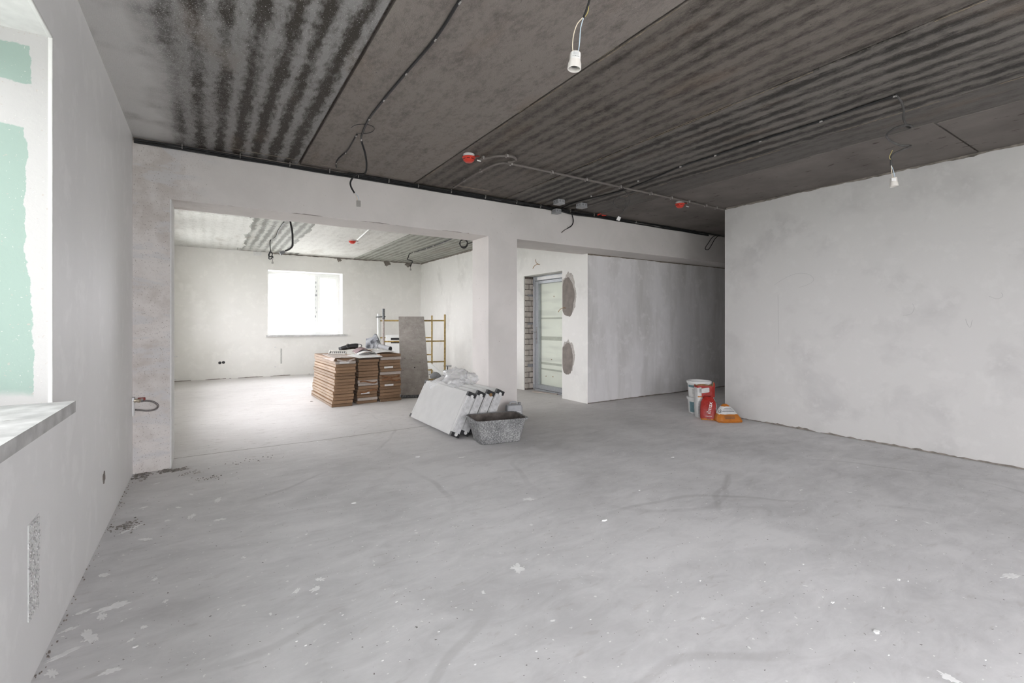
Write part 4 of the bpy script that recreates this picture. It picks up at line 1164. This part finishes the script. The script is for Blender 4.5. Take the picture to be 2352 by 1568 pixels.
# black corded tool
q = atd(803, 797, 8.05)
t = thing('corded_tool', q, 'black power tool with its cord wound around, lying on the cartons', 'power tool')
B().tube(spline([q + Vector((-.13, .03, -.02)), q + Vector((-.04, .0, .0)), q + Vector((.05, -.02, .015)), q + Vector((.13, -.05, .012))], 4), [.030, .034, .038, .040, .040, .042, .046, .046, .046, .048, .050, .050, .048], 12).obj('motor_body', M_BLACK, t, smooth=True)
B().tube([q + Vector((-.17, .04, -.03)), q + Vector((-.12, .03, -.02))], [.028, .032], 12).obj('gear_head', M_DSTEEL, t, smooth=True)
cpts = [q + Vector((.0 + .06 * math.sin(k * .9), .055 * math.cos(k * .7), .02 + .035 * math.sin(k * 1.3))) for k in range(14)]
B().tube(spline(cpts, 4), .006, 6).obj('cord', M_GREYCABLE, t)
B().tube(spline([q + Vector((.12, -.04, .05)), q + Vector((.17, -.07, .045)), q + Vector((.185, -.08, .01)), q + Vector((.14, -.06, -.01))], 4), .006, 6).obj('cord', M_BLACK, t)
# dust-coated blower with nozzle tube
q = atd(858, 800, 8.1); q.z = Z3 + .055
t = thing('dust_blower', q, 'grey dust-coated blower with a fin and an open nozzle pipe', 'blower')
ax = Vector((CY, -SY, 0)); ay = Vector((SY, CY, 0))
def L(a, b, c): return q + ax * a + ay * b + Vector((0, 0, c))
rings = []
for z, hw, hd, off in ((-.005, .125, .09, 0), (.03, .128, .10, 0), (.09, .112, .09, -.012), (.14, .10, .07, -.02)):
    rings.append([L(off + hw * math.copysign(abs(math.cos(a)) ** .55, math.cos(a)), hd * math.copysign(abs(math.sin(a)) ** .55, math.sin(a)), z) for a in [k * 2 * math.pi / 20 for k in range(20)]])
B().loft(rings, cap1=True).obj('housing', M_DUST, t, smooth=True)
B().prism([L(-.125, -.03, .12), L(.07, -.03, .06), L(.135, -.03, .03), L(.055, -.03, .235), L(.025, -.03, .245), L(-.015, -.03, .19), L(-.12, -.03, .165)], ay * .05).obj('fin', M_DUST, t)
a0, a1 = L(.10, -.06, .045), L(.345, -.22, -.002)
n_ = (a1 - a0).normalized()
bb = B().tube([a0, a0 + n_ * .02, a0 + n_ * .025, a1 - n_ * .03, a1 - n_ * .028, a1], [.048, .048, .038, .040, .043, .043], 16, caps=False); bb.tube([a1, a1 - n_ * .12], [.036, .036], 16, 1)
bb.tube([a1 - n_ * .0005, a1 + n_ * .0005], [.043, .036], 16, 0, caps=False)
bb.obj('nozzle_pipe', [M_GPLAST, M_BLACK], t, smooth=True)

# ================================================================== LEANING BOARD, SCAFFOLD
bl = Vector((2.645, 7.415, .02)); ex = Vector((.95, -.31, 0)).normalized(); el = Vector((.31, .95, 0)).normalized()
Wd = .475; up = (el * 1.33 + Vector((0, 0, 1.335))); Ln = up.length; up.normalize(); nn = ex.cross(up).normalized()
Mb = Matrix((ex, up, -nn)).transposed().to_4x4() if False else Matrix((ex, up, nn)).transposed().to_4x4()
Mb.translation = bl
t = thing('plywood_board', bl, 'tall mortar-stained board leaning against the yellow scaffold', 'board')
B().box((0, .045, -.020), (Wd, Ln, -.002), .002, 0, Mb).obj('panel', M_BOARD, t)
bb = B(); bb.box((0, -.0, -.045), (Wd, .045, -.004), .003, 0, Mb); bb.obj('steel_hook_rail', M_DSTEEL, t)
for a in (.02, Wd - .06): B().box((a, .03, -.05), (a + .035, Ln - .02, -.021), .002, 0, Mb).obj('stiffener', M_DSTEEL, t)
B().tube([Mb @ Vector((.25, .62, -.003)), Mb @ Vector((.25, .62, -.0005))], .012, 12).obj('screw_hole', M_BLACK, t)

def scaffold(label, pl, pr, ztl, ztr, rungs, m_left, m_right, r=.019):
    t = thing('scaffold_frame', (pl + pr) / 2, label, 'scaffold', 'scaffold frames')
    for p, z, m_ in ((pl, ztl, m_left), (pr, ztr, m_right)):
        leg = B().tube([(p.x, p.y, .02), (p.x, p.y, z)], r, 12).obj('leg', m_, t, smooth=True)
        B().box((p.x - .06, p.y - .06, 0), (p.x + .06, p.y + .06, .012), .002).obj('foot_plate', M_DSTEEL, t)
    for z in rungs:
        B().tube([(pl.x, pl.y, z), (pr.x, pr.y, z)], r * .72, 10).obj('rung', M_YELLOW, t, smooth=True)
    return t
fl, frr = Vector((2.83, 8.88, 0)), Vector((3.94, 8.51, 0))
s1 = scaffold('ochre scaffold frame directly behind the leaning board', fl, frr, 1.36, 1.396, (1.275, .872, .467, .12), M_PLINK, M_YELLOW)
B().tube([(fl.x, fl.y, 1.30), (fl.x, fl.y, 1.50)], .024, 12).obj('sleeve', M_DSTEEL, s1, smooth=True)
B().tube([(frr.x, frr.y, .02), (frr.x, frr.y, .30)], .023, 12).obj('sleeve', M_DSTEEL, s1, smooth=True)
rl = atd(872, 760, 10.9); rr_ = atd(992, 760, 11.06); rl.z = rr_.z = 0
s2 = scaffold('ochre scaffold frame standing further back by the far corner', rl, rr_, 1.42, 1.40, (1.275, .88, .48, .12), M_PVC, M_YELLOW)
B().tube([(rl.x - .05, rl.y - .05, .02), (rl.x - .05, rl.y - .05, 1.44)], .024, 10).obj('side_pole', M_PVC, s2)
B().tube([(rl.x + .05, rl.y - .3, .02), (rl.x + .06, rl.y - .05, 1.35)], .014, 8).obj('brace', M_DSTEEL, s2)
B().tube([(rl.x - .12, rl.y - .1, 1.36), (rl.x + .10, rl.y - .12, 1.37)], .012, 8).obj('coupler_bolt', M_DSTEEL, s2)
# screw jack with T handle
p = onz(1028, 872, 0)
t = thing('screw_jack', p, 'steel screw jack with a T handle standing by the scaffold', 'jack')
B().tube([(p.x, p.y, .01), (p.x, p.y, .30)], .014, 8).obj('spindle', M_DSTEEL, t)
B().tube([p + ax * -.085 + Vector((0, 0, .30)), p + ax * .085 + Vector((0, 0, .30))], .014, 8).obj('t_handle', M_GPLAST, t)
B().box((p.x - .04, p.y - .04, 0), (p.x + .04, p.y + .04, .09), .004).obj('foot_block', M_DSTEEL, t)
# white plank behind
a = onz(1020, 866, .05); b = atd(984, 834, 10.9)
t = thing('white_plank', a, 'long white painted plank lying slanted behind the leaning board', 'plank')
dv = (b - a).normalized(); sd = dv.cross(Vector((0, 0, 1))).normalized(); un = sd.cross(dv)
Mp = Matrix((dv, sd, un)).transposed().to_4x4(); Mp.translation = a
B().box((0, -.02, -.05), ((b - a).length + .3, .02, .05), .004, 0, Mp).obj('plank', M_PVC, t)
# white appliance
c = onz(905, 872, 0); c = atd(908, 800, 10.05); c.z = 0
t = thing('white_appliance', c, 'white appliance with two dark slots half hidden behind the leaning board', 'appliance', rot=(0, 0, -.45))
B().box((-.19, -.10, 0), (.26, .15, .975), .01).obj('casing', M_PVC, t, local=True)
for z in (.868, .795): B().box((-.08, -.104, z), (.2, -.098, z + (.045 if z > .85 else .035)), .002).obj('dark_slot', M_BLACK, t, local=True)
# grey refuse bundle behind the board
c = onz(1000, 872, 0)
bb = B(); R_ = []
for i in range(7):
    f = i / 6; z = .17 * f; r = .12 * math.sin(.35 + f * 2.5)
    R_.append([c + Vector((math.cos(k * math.pi / 8) * r * (1 + .25 * mnoise.noise(Vector((k * .9, i, 2)))), math.sin(k * math.pi / 8) * r * (1 + .25 * mnoise.noise(Vector((k * .7, i, 6)))), z)) for k in range(16)])
bb.loft(R_, cap1=True)
ob = bb.obj('rag_bundle', M_GPLASTD); ob['label'] = 'crumpled grey bundle on the floor behind the leaning board'; ob['category'] = 'bundle'

# ================================================================== RADIATORS
LEAN, RH, RT, RL = math.radians(26.4), .50, .100, 1.22
def radiator(i):
    nm = ['foremost', 'second', 'third', 'rearmost, nearest the pillar'][i]
    sp = .1205
    x_pivot = 2.168 + RT * math.cos(LEAN) + i * sp
    y0 = 4.535 + (0, .012, .004, .0)[i]
    t = thing('panel_radiator', (x_pivot, y0, .0), f'white panel radiator with black corner guards, {nm} of the leaning row' if i < 3 else 'white panel radiator with black corner guards, rearmost of the leaning row, against the pillar', 'radiator', 'new radiators leaning on the pillar', rot=(0, LEAN, 0))
    # local: x from -RT (front face) to 0, y length, z height
    bb = B(); bb.box((-RT, .012, .0), (-RT + .022, RL - .012, RH), .006, 0, None, 2)
    fp = bb.obj('front_panel', M_RADI, t, local=True)
    bb = B(); bb.box((-RT - .002, .045, .03), (-RT + .002, .052, RH - .03), .001); bb.box((-RT - .002, RL - .052, .03), (-RT + .002, RL - .045, RH - .03), .001)
    bb.obj('panel_crease', M_RADI, fp, local=True)
    B().box((-.022, .012, .0), (0, RL - .012, RH), .006).obj('rear_panel', M_RADI, t, local=True)
    bb = B(); bb.box((-RT + .014, .006, RH - .012), (-.014, RL - .006, RH + .002), .002); tg = bb.obj('top_grille', M_RADI, t, local=True)
    for k in range(30):
        y = .04 + k * (RL - .08) / 30
        B().box((-RT + .026, y, RH + .001), (-.026, y + .012, RH + .003)).obj('grille_slot', M_GPLASTD, tg, local=True) if i == 0 and k % 3 == 0 else None
    for y in (0, RL - .010):
        B().box((-RT + .006, y, .004), (-.006, y + .010, RH - .004), .002).obj('side_panel', M_RADS, t, local=True)
    B().box((-RT + .02, .02, .02), (-.02, RL - .02, RH - .02)).obj('convector_core', M_GPLASTD, t, local=True)
    for y in (-.004, RL - .042):
        for z in (-.0, RH - .045):
            if z == 0: g_ = B().box((-RT - .003, y, .0), (.0, y + .046, .045), .004)
            else: g_ = B().box((-RT - .003, y, z), (.003, y + .046, z + .049), .004)
            gd = g_.obj('corner_guard', M_BLKP, t, local=True)
            if y < .1:
                zz2 = z + .03 if z == 0 else z + .006
                B().lathe([(.001, .012), (.010, .012), (.010, .008), (.019, .008), (.019, .0)], 14, (-RT * .5, y, zz2), 0, Matrix.Rotation(P2, 4, 'X')).obj('pipe_plug', M_WPLAST if i != 2 else M_KRAFT, gd, local=True, smooth=True)
    return t
for i in range(4): radiator(i)
# crumpled plastic bag on top of the radiators
pb = thing('plastic_bag', atd(1045, 872, 5.55), 'crumpled translucent white plastic bag draped over the radiators', 'plastic bag')
def crumple(center, rx, ry, rz, seed, amp, name, n=28, m_=18):
    bb = B(); R_ = []
    for j in range(m_ + 1):
        th = -math.pi / 2 + math.pi * j / m_; ring = []
        for k in range(n):
            a = k * 2 * math.pi / n
            v = Vector((math.cos(th) * math.cos(a), math.cos(th) * math.sin(a), math.sin(th)))
            q_ = 1 + amp * .9 * (1 - 3 * abs(mnoise.noise(v * 1.5 + Vector((seed, 0, 0))))) + amp * .22 * (1 - 3 * abs(mnoise.noise(v * 3.2 + Vector((0, seed, 0)))))
            ring.append(Vector(center) + ax * (v.x * rx * q_) + ay * (v.y * ry * q_) + Vector((0, 0, v.z * rz * q_)))
        R_.append(ring)
    bb.loft(R_, cap0=False)
    return bb.obj(name, M_FILM, pb, smooth=True)
crumple(atd(1046, 865, 5.25), .125, .11, .085, 3, .34, 'bag_body')
crumple(atd(1076, 869, 5.30), .09, .085, .060, 8, .34, 'bag_fold')
crumple(atd(1046, 879, 5.08), .075, .05, .045, 23, .28, 'bag_fold')
for pts, wd in (((( 1033, 866), (1015, 872), (999, 882), (988, 890), (987, 884), (996, 876), (1014, 868), (1030, 862)), .017),):
    path = spline([atd(u, v, 5.30 + .02 * math.sin(i)) for i, (u, v) in enumerate(pts)], 5)
    bb = B()
    for p0, p1 in zip(path, path[1:]):
        bb.prism([p0 + Vector((0, 0, -wd)), p1 + Vector((0, 0, -wd)), p1 + Vector((0, 0, wd)), p0 + Vector((0, 0, wd))], ay * .002)
    bb.obj('bag_handle', M_FILM, pb)

# ================================================================== MORTAR TUB AND JERRYCAN
def rrect(hx, hy, r, z, n=6):
    pts = []
    for cx, cy, a0_ in ((hx - r, hy - r, 0), (-hx + r, hy - r, P2), (-hx + r, -hy + r, 2 * P2), (hx - r, -hy + r, 3 * P2)):
        for k in range(n + 1): pts.append(Vector((cx + r * math.cos(a0_ + P2 * k / n), cy + r * math.sin(a0_ + P2 * k / n), z)))
    return pts
tub = thing('mortar_tub', (2.572, 4.262, 0), 'grey plaster-crusted rectangular mortar tub on the floor', 'tub', rot=(0, 0, -.20))
bb = B()
bb.loft([rrect(.215, .142, .05, .0), rrect(.222, .150, .05, .006), rrect(.275, .190, .06, .235), rrect(.278, .193, .06, .240)], cap0=True)
bb.obj('shell', M_TUB, tub, local=True, smooth=True)
B().loft([rrect(.278, .193, .06, .238), rrect(.296, .210, .07, .236), rrect(.298, .212, .07, .247), rrect(.290, .205, .066, .254), rrect(.272, .188, .058, .250)], cap0=False).obj('rim', M_TUB, tub, local=True, smooth=True)
B().loft([rrect(.272, .188, .058, .250), rrect(.262, .178, .056, .20), rrect(.225, .15, .05, .045), rrect(.12, .08, .03, .035)], cap0=False, cap1=True).obj('mortar_lining', M_TUBIN, tub, local=True, smooth=True)
for x in (-.13, .02, .15):
    B().tube([(x * .86, -.147, .01), (x * 1.04, -.190, .232)], .006, 6).obj('rib', M_TUB, tub, local=True)
for y in (-.06, .07):
    B().tube([(-.219, y * .86, .01), (-.274, y * 1.04, .232)], .006, 6).obj('rib', M_TUB, tub, local=True)

jc = ony(1180, 950, 4.68); jc.z = 0
can = thing('jerrycan', jc, 'small grey plastic jerrycan standing behind the mortar tub', 'jerrycan', rot=(0, 0, -.30))
bb = B(); bb.loft([rrect(.092, .058, .03, .0), rrect(.097, .063, .03, .012), rrect(.097, .063, .03, .235), rrect(.088, .054, .03, .262), rrect(.06, .035, .02, .272)], cap1=True)
bb.obj('canister', M_GPLAST, can, local=True, smooth=True)
B().tube(spline([(-.05, 0, .262), (-.04, 0, .292), (.0, 0, .298), (.03, 0, .292), (.04, 0, .264)], 5), .010, 8).obj('handle', M_GPLAST, can, local=True, smooth=True)
B().lathe([(.018, .255), (.018, .292), (.001, .292)], 14, (.068, 0, 0)).obj('cap', M_GPLASTD, can, local=True, smooth=True)
pl = B().box((-.01, -.066, .07), (.08, -.062, .20), .001).obj('label_panel', M_GPLAST, can, local=True)
for z in (.09, .11, .13, .15, .17, .19): B().box((.0, -.0668, z), (.07, -.0655, z + .004)).obj('embossed_line', M_WPLAST, pl, local=True)

# ================================================================== BUCKETS AND BAGS BY THE RIGHT WALL
bx_, by_ = 5.69, 4.03
for i, (z0, lab) in enumerate(((0, 'white plastic bucket on the floor under another bucket'), (.222, 'open white plastic bucket with teal label, stacked on another bucket'))):
    t = thing('plastic_bucket', (bx_, by_, z0), lab, 'bucket', 'stacked white buckets')
    prof = [(.001, .004), (.128, .004), (.130, .0), (.134, .006), (.148, .185), (.160, .187), (.162, .212), (.158, .218)]
    if i == 0: prof += [(.150, .221), (.001, .221)]
    else: prof += [(.150, .216), (.144, .19), (.128, .02), (.001, .018)]
    B().lathe(prof, 32, (bx_, by_, z0)).obj('bucket_body', M_WPLAST, t, smooth=True)
    # wrapped paper label
    st = B(); aa = [math.radians(d_) for d_ in range(150, 275, 8)]
    z1_, z2_ = (.03, .165); 
    for k in range(len(aa) - 1):
        vs_ = []
        for a_, z_ in ((aa[k], z1_), (aa[k + 1], z1_), (aa[k + 1], z2_), (aa[k], z2_)):
            r_ = .134 + (.014) * (z_ - .006) / .179 + .0012
            vs_.append(st.bm.verts.new((bx_ + r_ * math.cos(a_), by_ + r_ * math.sin(a_), z0 + z_)))
        st.bm.faces.new(vs_)
    lb = st.obj('paper_label', M_PAPERW if i else M_WPLAST, t)
    st = B(); rng_ = range(150, 275, 8) if i else range(160, 200, 8)
    aa = [math.radians(d_) for d_ in rng_]; z1_, z2_ = (.135, .165) if i else (.02, .16)
    for k in range(len(aa) - 1):
        vs_ = []
        for a_, z_ in ((aa[k], z1_), (aa[k + 1], z1_), (aa[k + 1], z2_), (aa[k], z2_)):
            r_ = .134 + (.014) * (z_ - .006) / .179 + .0022
            vs_.append(st.bm.verts.new((bx_ + r_ * math.cos(a_), by_ + r_ * math.sin(a_), z0 + z_)))
        st.bm.faces.new(vs_)
    st.obj('teal_band', M_TEAL, lb)
    if i == 1:
        for z_ in (.05, .065, .08, .095, .11):
            for a_ in (185, 205, 225, 240):
                r_ = .134 + .014 * (z_ - .006) / .179 + .0016; A_ = math.radians(a_)
                Mx = Matrix.Translation((bx_ + r_ * math.cos(A_), by_ + r_ * math.sin(A_), z0 + z_)) @ Matrix.Rotation(A_, 4, 'Z')
                B().box((-.0008, -.018, 0), (.0008, .018, .004), 0, 0, Mx).obj('print_line', M_GPLAST, lb)

def bag_ring(cx, cy, hx, hy, z, rot, seed, amp=.05, n=36, p=.35, shear=(0, 0)):
    out_ = []
    for k in range(n):
        a = k * 2 * math.pi / n
        x = hx * math.copysign(abs(math.cos(a)) ** p, math.cos(a)); y = hy * math.copysign(abs(math.sin(a)) ** p, math.sin(a))
        q_ = 1 + amp * mnoise.noise(Vector((math.cos(a) * 2.2, math.sin(a) * 2.2, z * 9 + seed)))
        out_.append(Vector((x * q_ + shear[0], y * q_ + shear[1], z + amp * .12 * mnoise.noise(Vector((math.cos(a) * 3, math.sin(a) * 3, seed + z))))))
    return out_
# upright torn-open bag
ub = thing('cement_bag', (5.505, 3.815, 0), 'tall upright red and white paper bag torn open at the top', 'bag', 'building material bags', rot=(0, 0, math.radians(-36)))
prof = [(.0, .112, .062), (.02, .120, .070), (.10, .122, .075), (.18, .121, .075), (.26, .118, .072), (.33, .117, .070), (.39, .118, .068), (.415, .120, .066)]
R_ = [bag_ring(0, 0, hx, hy, z, 0, 3, .08 if 0 < i else .03) for i, (z, hx, hy) in enumerate(prof)]
top = R_[-1]
for k, v in enumerate(top): v.z += .022 * mnoise.noise(Vector((k * .6, 3, 1))) + (.035 if 30 <= k <= 33 else 0)
inner = [Vector((v.x * .93, v.y * .88, v.z - .004)) for v in top]
inner2 = [Vector((v.x * .90, v.y * .84, .20)) for v in top]
def ubmat(c):
    front = c.y < -.03 and abs(c.x) < .118
    if front and c.x > -.060: return 1 if c.z > .27 else (0 if c.z > .03 else 2)
    if c.z > .375: return 1
    return 0
B().loft(R_, matf=ubmat).obj('bag_body', [M_BAGW, M_BAGR, M_BAGO], ub, local=True, smooth=True)
B().loft([top, inner, inner2], cap0=False, cap1=True).obj('torn_mouth', M_KRAFT, ub, local=True, smooth=True)
B().box((-.03, -.012, .36), (.07, .004, .425), .004, 0, Matrix.Rotation(.35, 4, 'X') @ Matrix.Rotation(-.15, 4, 'Y')).obj('folded_flap', M_BAGW, ub, local=True)
for k, z in enumerate((.06, .075, .09, .105, .12, .135, .15, .165, .18, .195, .21)):
    B().box((-.112, -.082, z), (-.066, -.0785, z + .003)).obj('print_line', M_GPLASTD, ub, local=True)
B().box((-.114, -.081, .268), (-.066, -.0785, .282)).obj('orange_stripe', M_BAGO, ub, local=True)
text_mesh('Gr-4', .06, 'lettering', M_INK, ub, chain_matrix(ub) @ Matrix.Translation((.055, -.082, .235)) @ Matrix.Rotation(P2, 4, 'X') @ Matrix.Rotation(.25, 4, 'Z'))
# red slumped bag in front
rb = thing('cement_bag', (5.385, 3.675, 0), 'red slumped bag with white lettering in front of the upright bag', 'bag', 'building material bags', rot=(0, 0, math.radians(-52)))
R_ = []
for i, (z, hx, hy, sy_) in enumerate(((0, .088, .045, 0), (.02, .098, .052, .004), (.08, .100, .052, .016), (.15, .100, .046, .032), (.21, .092, .036, .046), (.26, .066, .022, .058), (.285, .030, .012, .064))):
    R_.append(bag_ring(0, 0, hx, hy, z, 0, 7, .07, shear=(.0, sy_)))
def rbmat(c): return 2 if c.z < .035 else (1 if c.x < .085 else 0)
body = B().loft(R_, cap1=True, matf=rbmat).obj('bag_body', [M_BAGW, M_BAGR, M_BAGO], rb, local=True, smooth=True)
Mt = chain_matrix(rb) @ Matrix.Translation((.012, -.030, .155)) @ Matrix.Rotation(P2 - .19, 4, 'X') @ Matrix.Rotation(P2 - .18, 4, 'Z')
text_mesh('ilmax', .072, 'lettering', M_PAPERW, body, Mt, .001)
Mt = chain_matrix(rb) @ Matrix.Translation((.0, -.048, .052)) @ Matrix.Rotation(P2 - .1, 4, 'X')
text_mesh('mapolex', .022, 'lettering', M_PAPERW, body, Mt, .001)
text_mesh('25 kg', .022, 'lettering', M_INK, body, chain_matrix(rb) @ Matrix.Translation((.0, -.053, .017)) @ Matrix.Rotation(P2, 4, 'X'), .001)
# orange and white folded bag
ob_ = thing('cement_bag', (5.485, 3.470, 0), 'small collapsed orange and white bag against the right wall corner', 'bag', 'building material bags', rot=(0, 0, math.radians(-30)))
R_ = []
for i, (z, hx, hy, sx_, sy_) in enumerate(((0, .150, .075, 0, 0), (.02, .162, .085, 0, 0), (.06, .148, .074, -.005, .004), (.10, .126, .060, -.012, .010), (.15, .092, .040, -.02, .018), (.19, .055, .024, -.025, .024), (.215, .022, .010, -.028, .028))):
    R_.append(bag_ring(0, 0, hx, hy, z, 0, 17, .09, p=.5, shear=(sx_, sy_)))
def obmat(c): return 2 if c.z < .092 else (2 if c.z > .195 else 0)
body = B().loft(R_, cap1=True, matf=obmat).obj('bag_body', [M_BAGW, M_BAGR, M_BAGO], ob_, local=True, smooth=True)
for k, (z, hw, yy) in enumerate(((.168, .045, -.028), (.150, .06, -.034), (.132, .075, -.042), (.078, .065, -.074), (.064, .065, -.080), (.050, .06, -.085))):
    B().box((-.02 - hw, yy - .004, z), (-.02 + hw, yy + .001, z + .004), 0, 0).obj('print_line', M_INK, body, local=True)
text_mesh('Gr', .05, 'lettering', M_INK, body, chain_matrix(ob_) @ Matrix.Translation((-.115, -.030, .135)) @ Matrix.Rotation(P2 - .5, 4, 'X') @ Matrix.Rotation(.9, 4, 'Z'), .001)

# ================================================================== FLOOR LITTER
def splash(u, v, wpx, seed, stretch=1.0):
    p = onz(u, v, 0); d = SY * p.x + CY * p.y
    r = wpx * d / FPX / 2
    bb = B(); pts = blob(0, 0, r, r * stretch, seed, 44, .9, 2.2)
    a = seed * 1.7
    pts = [(p.x + x * math.cos(a) - y * math.sin(a), p.y + x * math.sin(a) + y * math.cos(a), .0002) for x, y in pts]
    bb.prism(pts, (0, 0, .0004)); bb.obj('plaster_splash', M_SPLASH, floor, label='dried white plaster splash')
for i, (u, v, wp, st_) in enumerate(((1190, 1305, 34, .8), (262, 1392, 60, .45), (205, 1462, 70, .3), (150, 1500, 60, .3), (240, 1320, 22, .7), (300, 1215, 50, .22), (335, 1238, 26, .5), (355, 1330, 16, .6), (385, 1195, 12, .8),
        (440, 1186, 30, .4), (505, 1193, 26, .5), (500, 1148, 28, .4), (255, 1540, 40, .5), (235, 1415, 30, .5), (190, 1405, 26, .5), (330, 1440, 14, .8), (725, 1352, 22, .7), (735, 1330, 20, .7), (682, 1356, 20, .5), (1215, 1146, 26, .5),
        (1220, 1205, 8, .9), (2322, 1322, 46, .35), (2180, 1556, 34, .6), (1060, 1050, 18, .4), (958, 1049, 12, .6), (1615, 1420, 10, .8), (440, 1135, 14, .4), (330, 1165, 16, .4), (410, 1165, 14, .5), (360, 1110, 14, .4), (560, 1280, 10, .8),
        (380, 1380, 12, .6), (560, 1390, 8, .8), (1110, 1360, 14, .5), (1270, 1425, 12, .5), (2130, 1200, 16, .3), (1840, 1125, 14, .35), (1950, 1130, 12, .35), (160, 1445, 30, .4), (120, 1545, 40, .4), (300, 1470, 14, .5), (1850, 1345, 12, .4))):
    splash(u, v, wp, i + 1, st_)
# loose chips of plaster, each one a thing
rnd = random.Random(99)
def chip(u, v, wpx, label, seed, group='loose plaster chips', m_=M_SPLASH):
    p = onz(u, v, 0); d = SY * p.x + CY * p.y; r = max(.006, wpx * d / FPX / 2)
    bb = B(); rr0 = random.Random(seed)
    n = 7; a0_ = [j * 2 * math.pi / n + rr0.uniform(-.3, .3) for j in range(n)]
    R_ = []
    for z, f in ((0, .95), (.12, 1.0), (.26, .7)):
        R_.append([Vector((p.x + math.cos(a_) * r * f * rr0.uniform(.7, 1.15), p.y + math.sin(a_) * r * f * .6 * rr0.uniform(.7, 1.15), z * r)) for a_ in a0_])
    bb.loft(R_, cap1=True)
    o_ = bb.obj('plaster_chip', m_); o_.rotation_euler = (0, 0, 0)
    o_['label'] = label; o_['category'] = 'chip'; o_['group'] = group
chip(2013, 1451, 22, 'largest pale plaster chip lying in the right foreground', 1)
chip(1912, 1383, 12, 'upturned white chip left of the larger chip in the right foreground', 2)
chip(2064, 1331, 11, 'bright white chip on the floor toward the right wall', 3)
chip(311, 1485, 12, 'grey-white pebble chip near the left wall in the foreground', 4)
chip(813, 1155, 13, 'white crumb in the middle of the floor before the big opening', 5)
chip(960, 1049, 11, 'white crumb on the floor just before the mortar tub', 6)
chip(716, 922, 8, 'dark crumb on the floor left of the cartons', 7, m_=M_RUBBLE)
chip(1545, 1050, 10, 'white crumb on the floor before the bags', 8)
chip(1388, 1195, 16, 'flat white flake in the centre of the floor', 9)
for k in range(46):
    u = rnd.uniform(150, 2300); v = rnd.uniform(1010, 1545)
    if u < 330 + (1092 - v) * -.5 + 60 and v > 1000: u += 250
    if onz(u, v).x > XR - .1 or onz(u, v).x < XL + .08: continue
    chip(u, v, rnd.uniform(3.5, 7), 'tiny white plaster crumb scattered on the floor', 200 + k, 'tiny plaster crumbs')
# rubble at the foot of the pier and along the left wall: uncountable grit
def rubble(name, label, spots, seed, n, sz):
    rr0 = random.Random(seed); bb = B()
    for k in range(n):
        cx, cy, sx_, sy_ = spots[k % len(spots)]
        x = rr0.gauss(cx, sx_); y = rr0.gauss(cy, sy_); r = sz * rr0.uniform(.3, 1.3)
        if x < XL + .01: continue
        if XL - .3 < x < XPIER + .01 and y > YB - .01: y = YB - rr0.uniform(.01, .05)
        Mx = Matrix.Translation((x, y, r * .25)) @ Matrix.Rotation(rr0.uniform(0, 3), 4, 'Z') @ Matrix.Rotation(rr0.uniform(-.4, .4), 4, 'X')
        bb.box((-r, -r * .7, -r * .3), (r, r * .7, r * .35), 0, 0, Mx)
    o_ = bb.obj(name, M_RUBBLE); o_['kind'] = 'stuff'; o_['label'] = label; o_['category'] = 'rubble'
q1, q2, q3, q4 = onz(485, 1096), onz(270, 1212), onz(440, 1085), onz(330, 1082)
rubble('mortar_rubble', 'dark mortar crumbs at the foot of the left pier', [(-.40, 4.88, .08, .03), (-.28, 4.88, .03, .03), (-.47, 4.78, .03, .06), (-.20, 4.86, .03, .03)], 5, 170, .009)
rubble('sweepings', 'patch of dark sweepings on the floor before the big opening', [(q1.x, q1.y, .06, .03), (q3.x, q3.y, .05, .03), (q1.x + .3, q1.y + .35, .12, .05)], 6, 110, .0042)
rubble('sweepings', 'little heap of brown grit against the left wall', [(q2.x + .04, q2.y, .035, .05)], 7, 120, .0045)
rr0 = random.Random(8); bb = B()
for k in range(110):
    y = rr0.uniform(.9, 4.8); x = XL + abs(rr0.gauss(0, .012)); r = rr0.uniform(.0015, .004)
    bb.box((x, y - r, 0), (x + r * 1.4, y + r * 1.6, r * .9), 0, 0)
o_ = bb.obj('wall_grit', M_PATCH); o_['kind'] = 'stuff'; o_['label'] = 'grit along the foot of the left wall'; o_['category'] = 'grit'
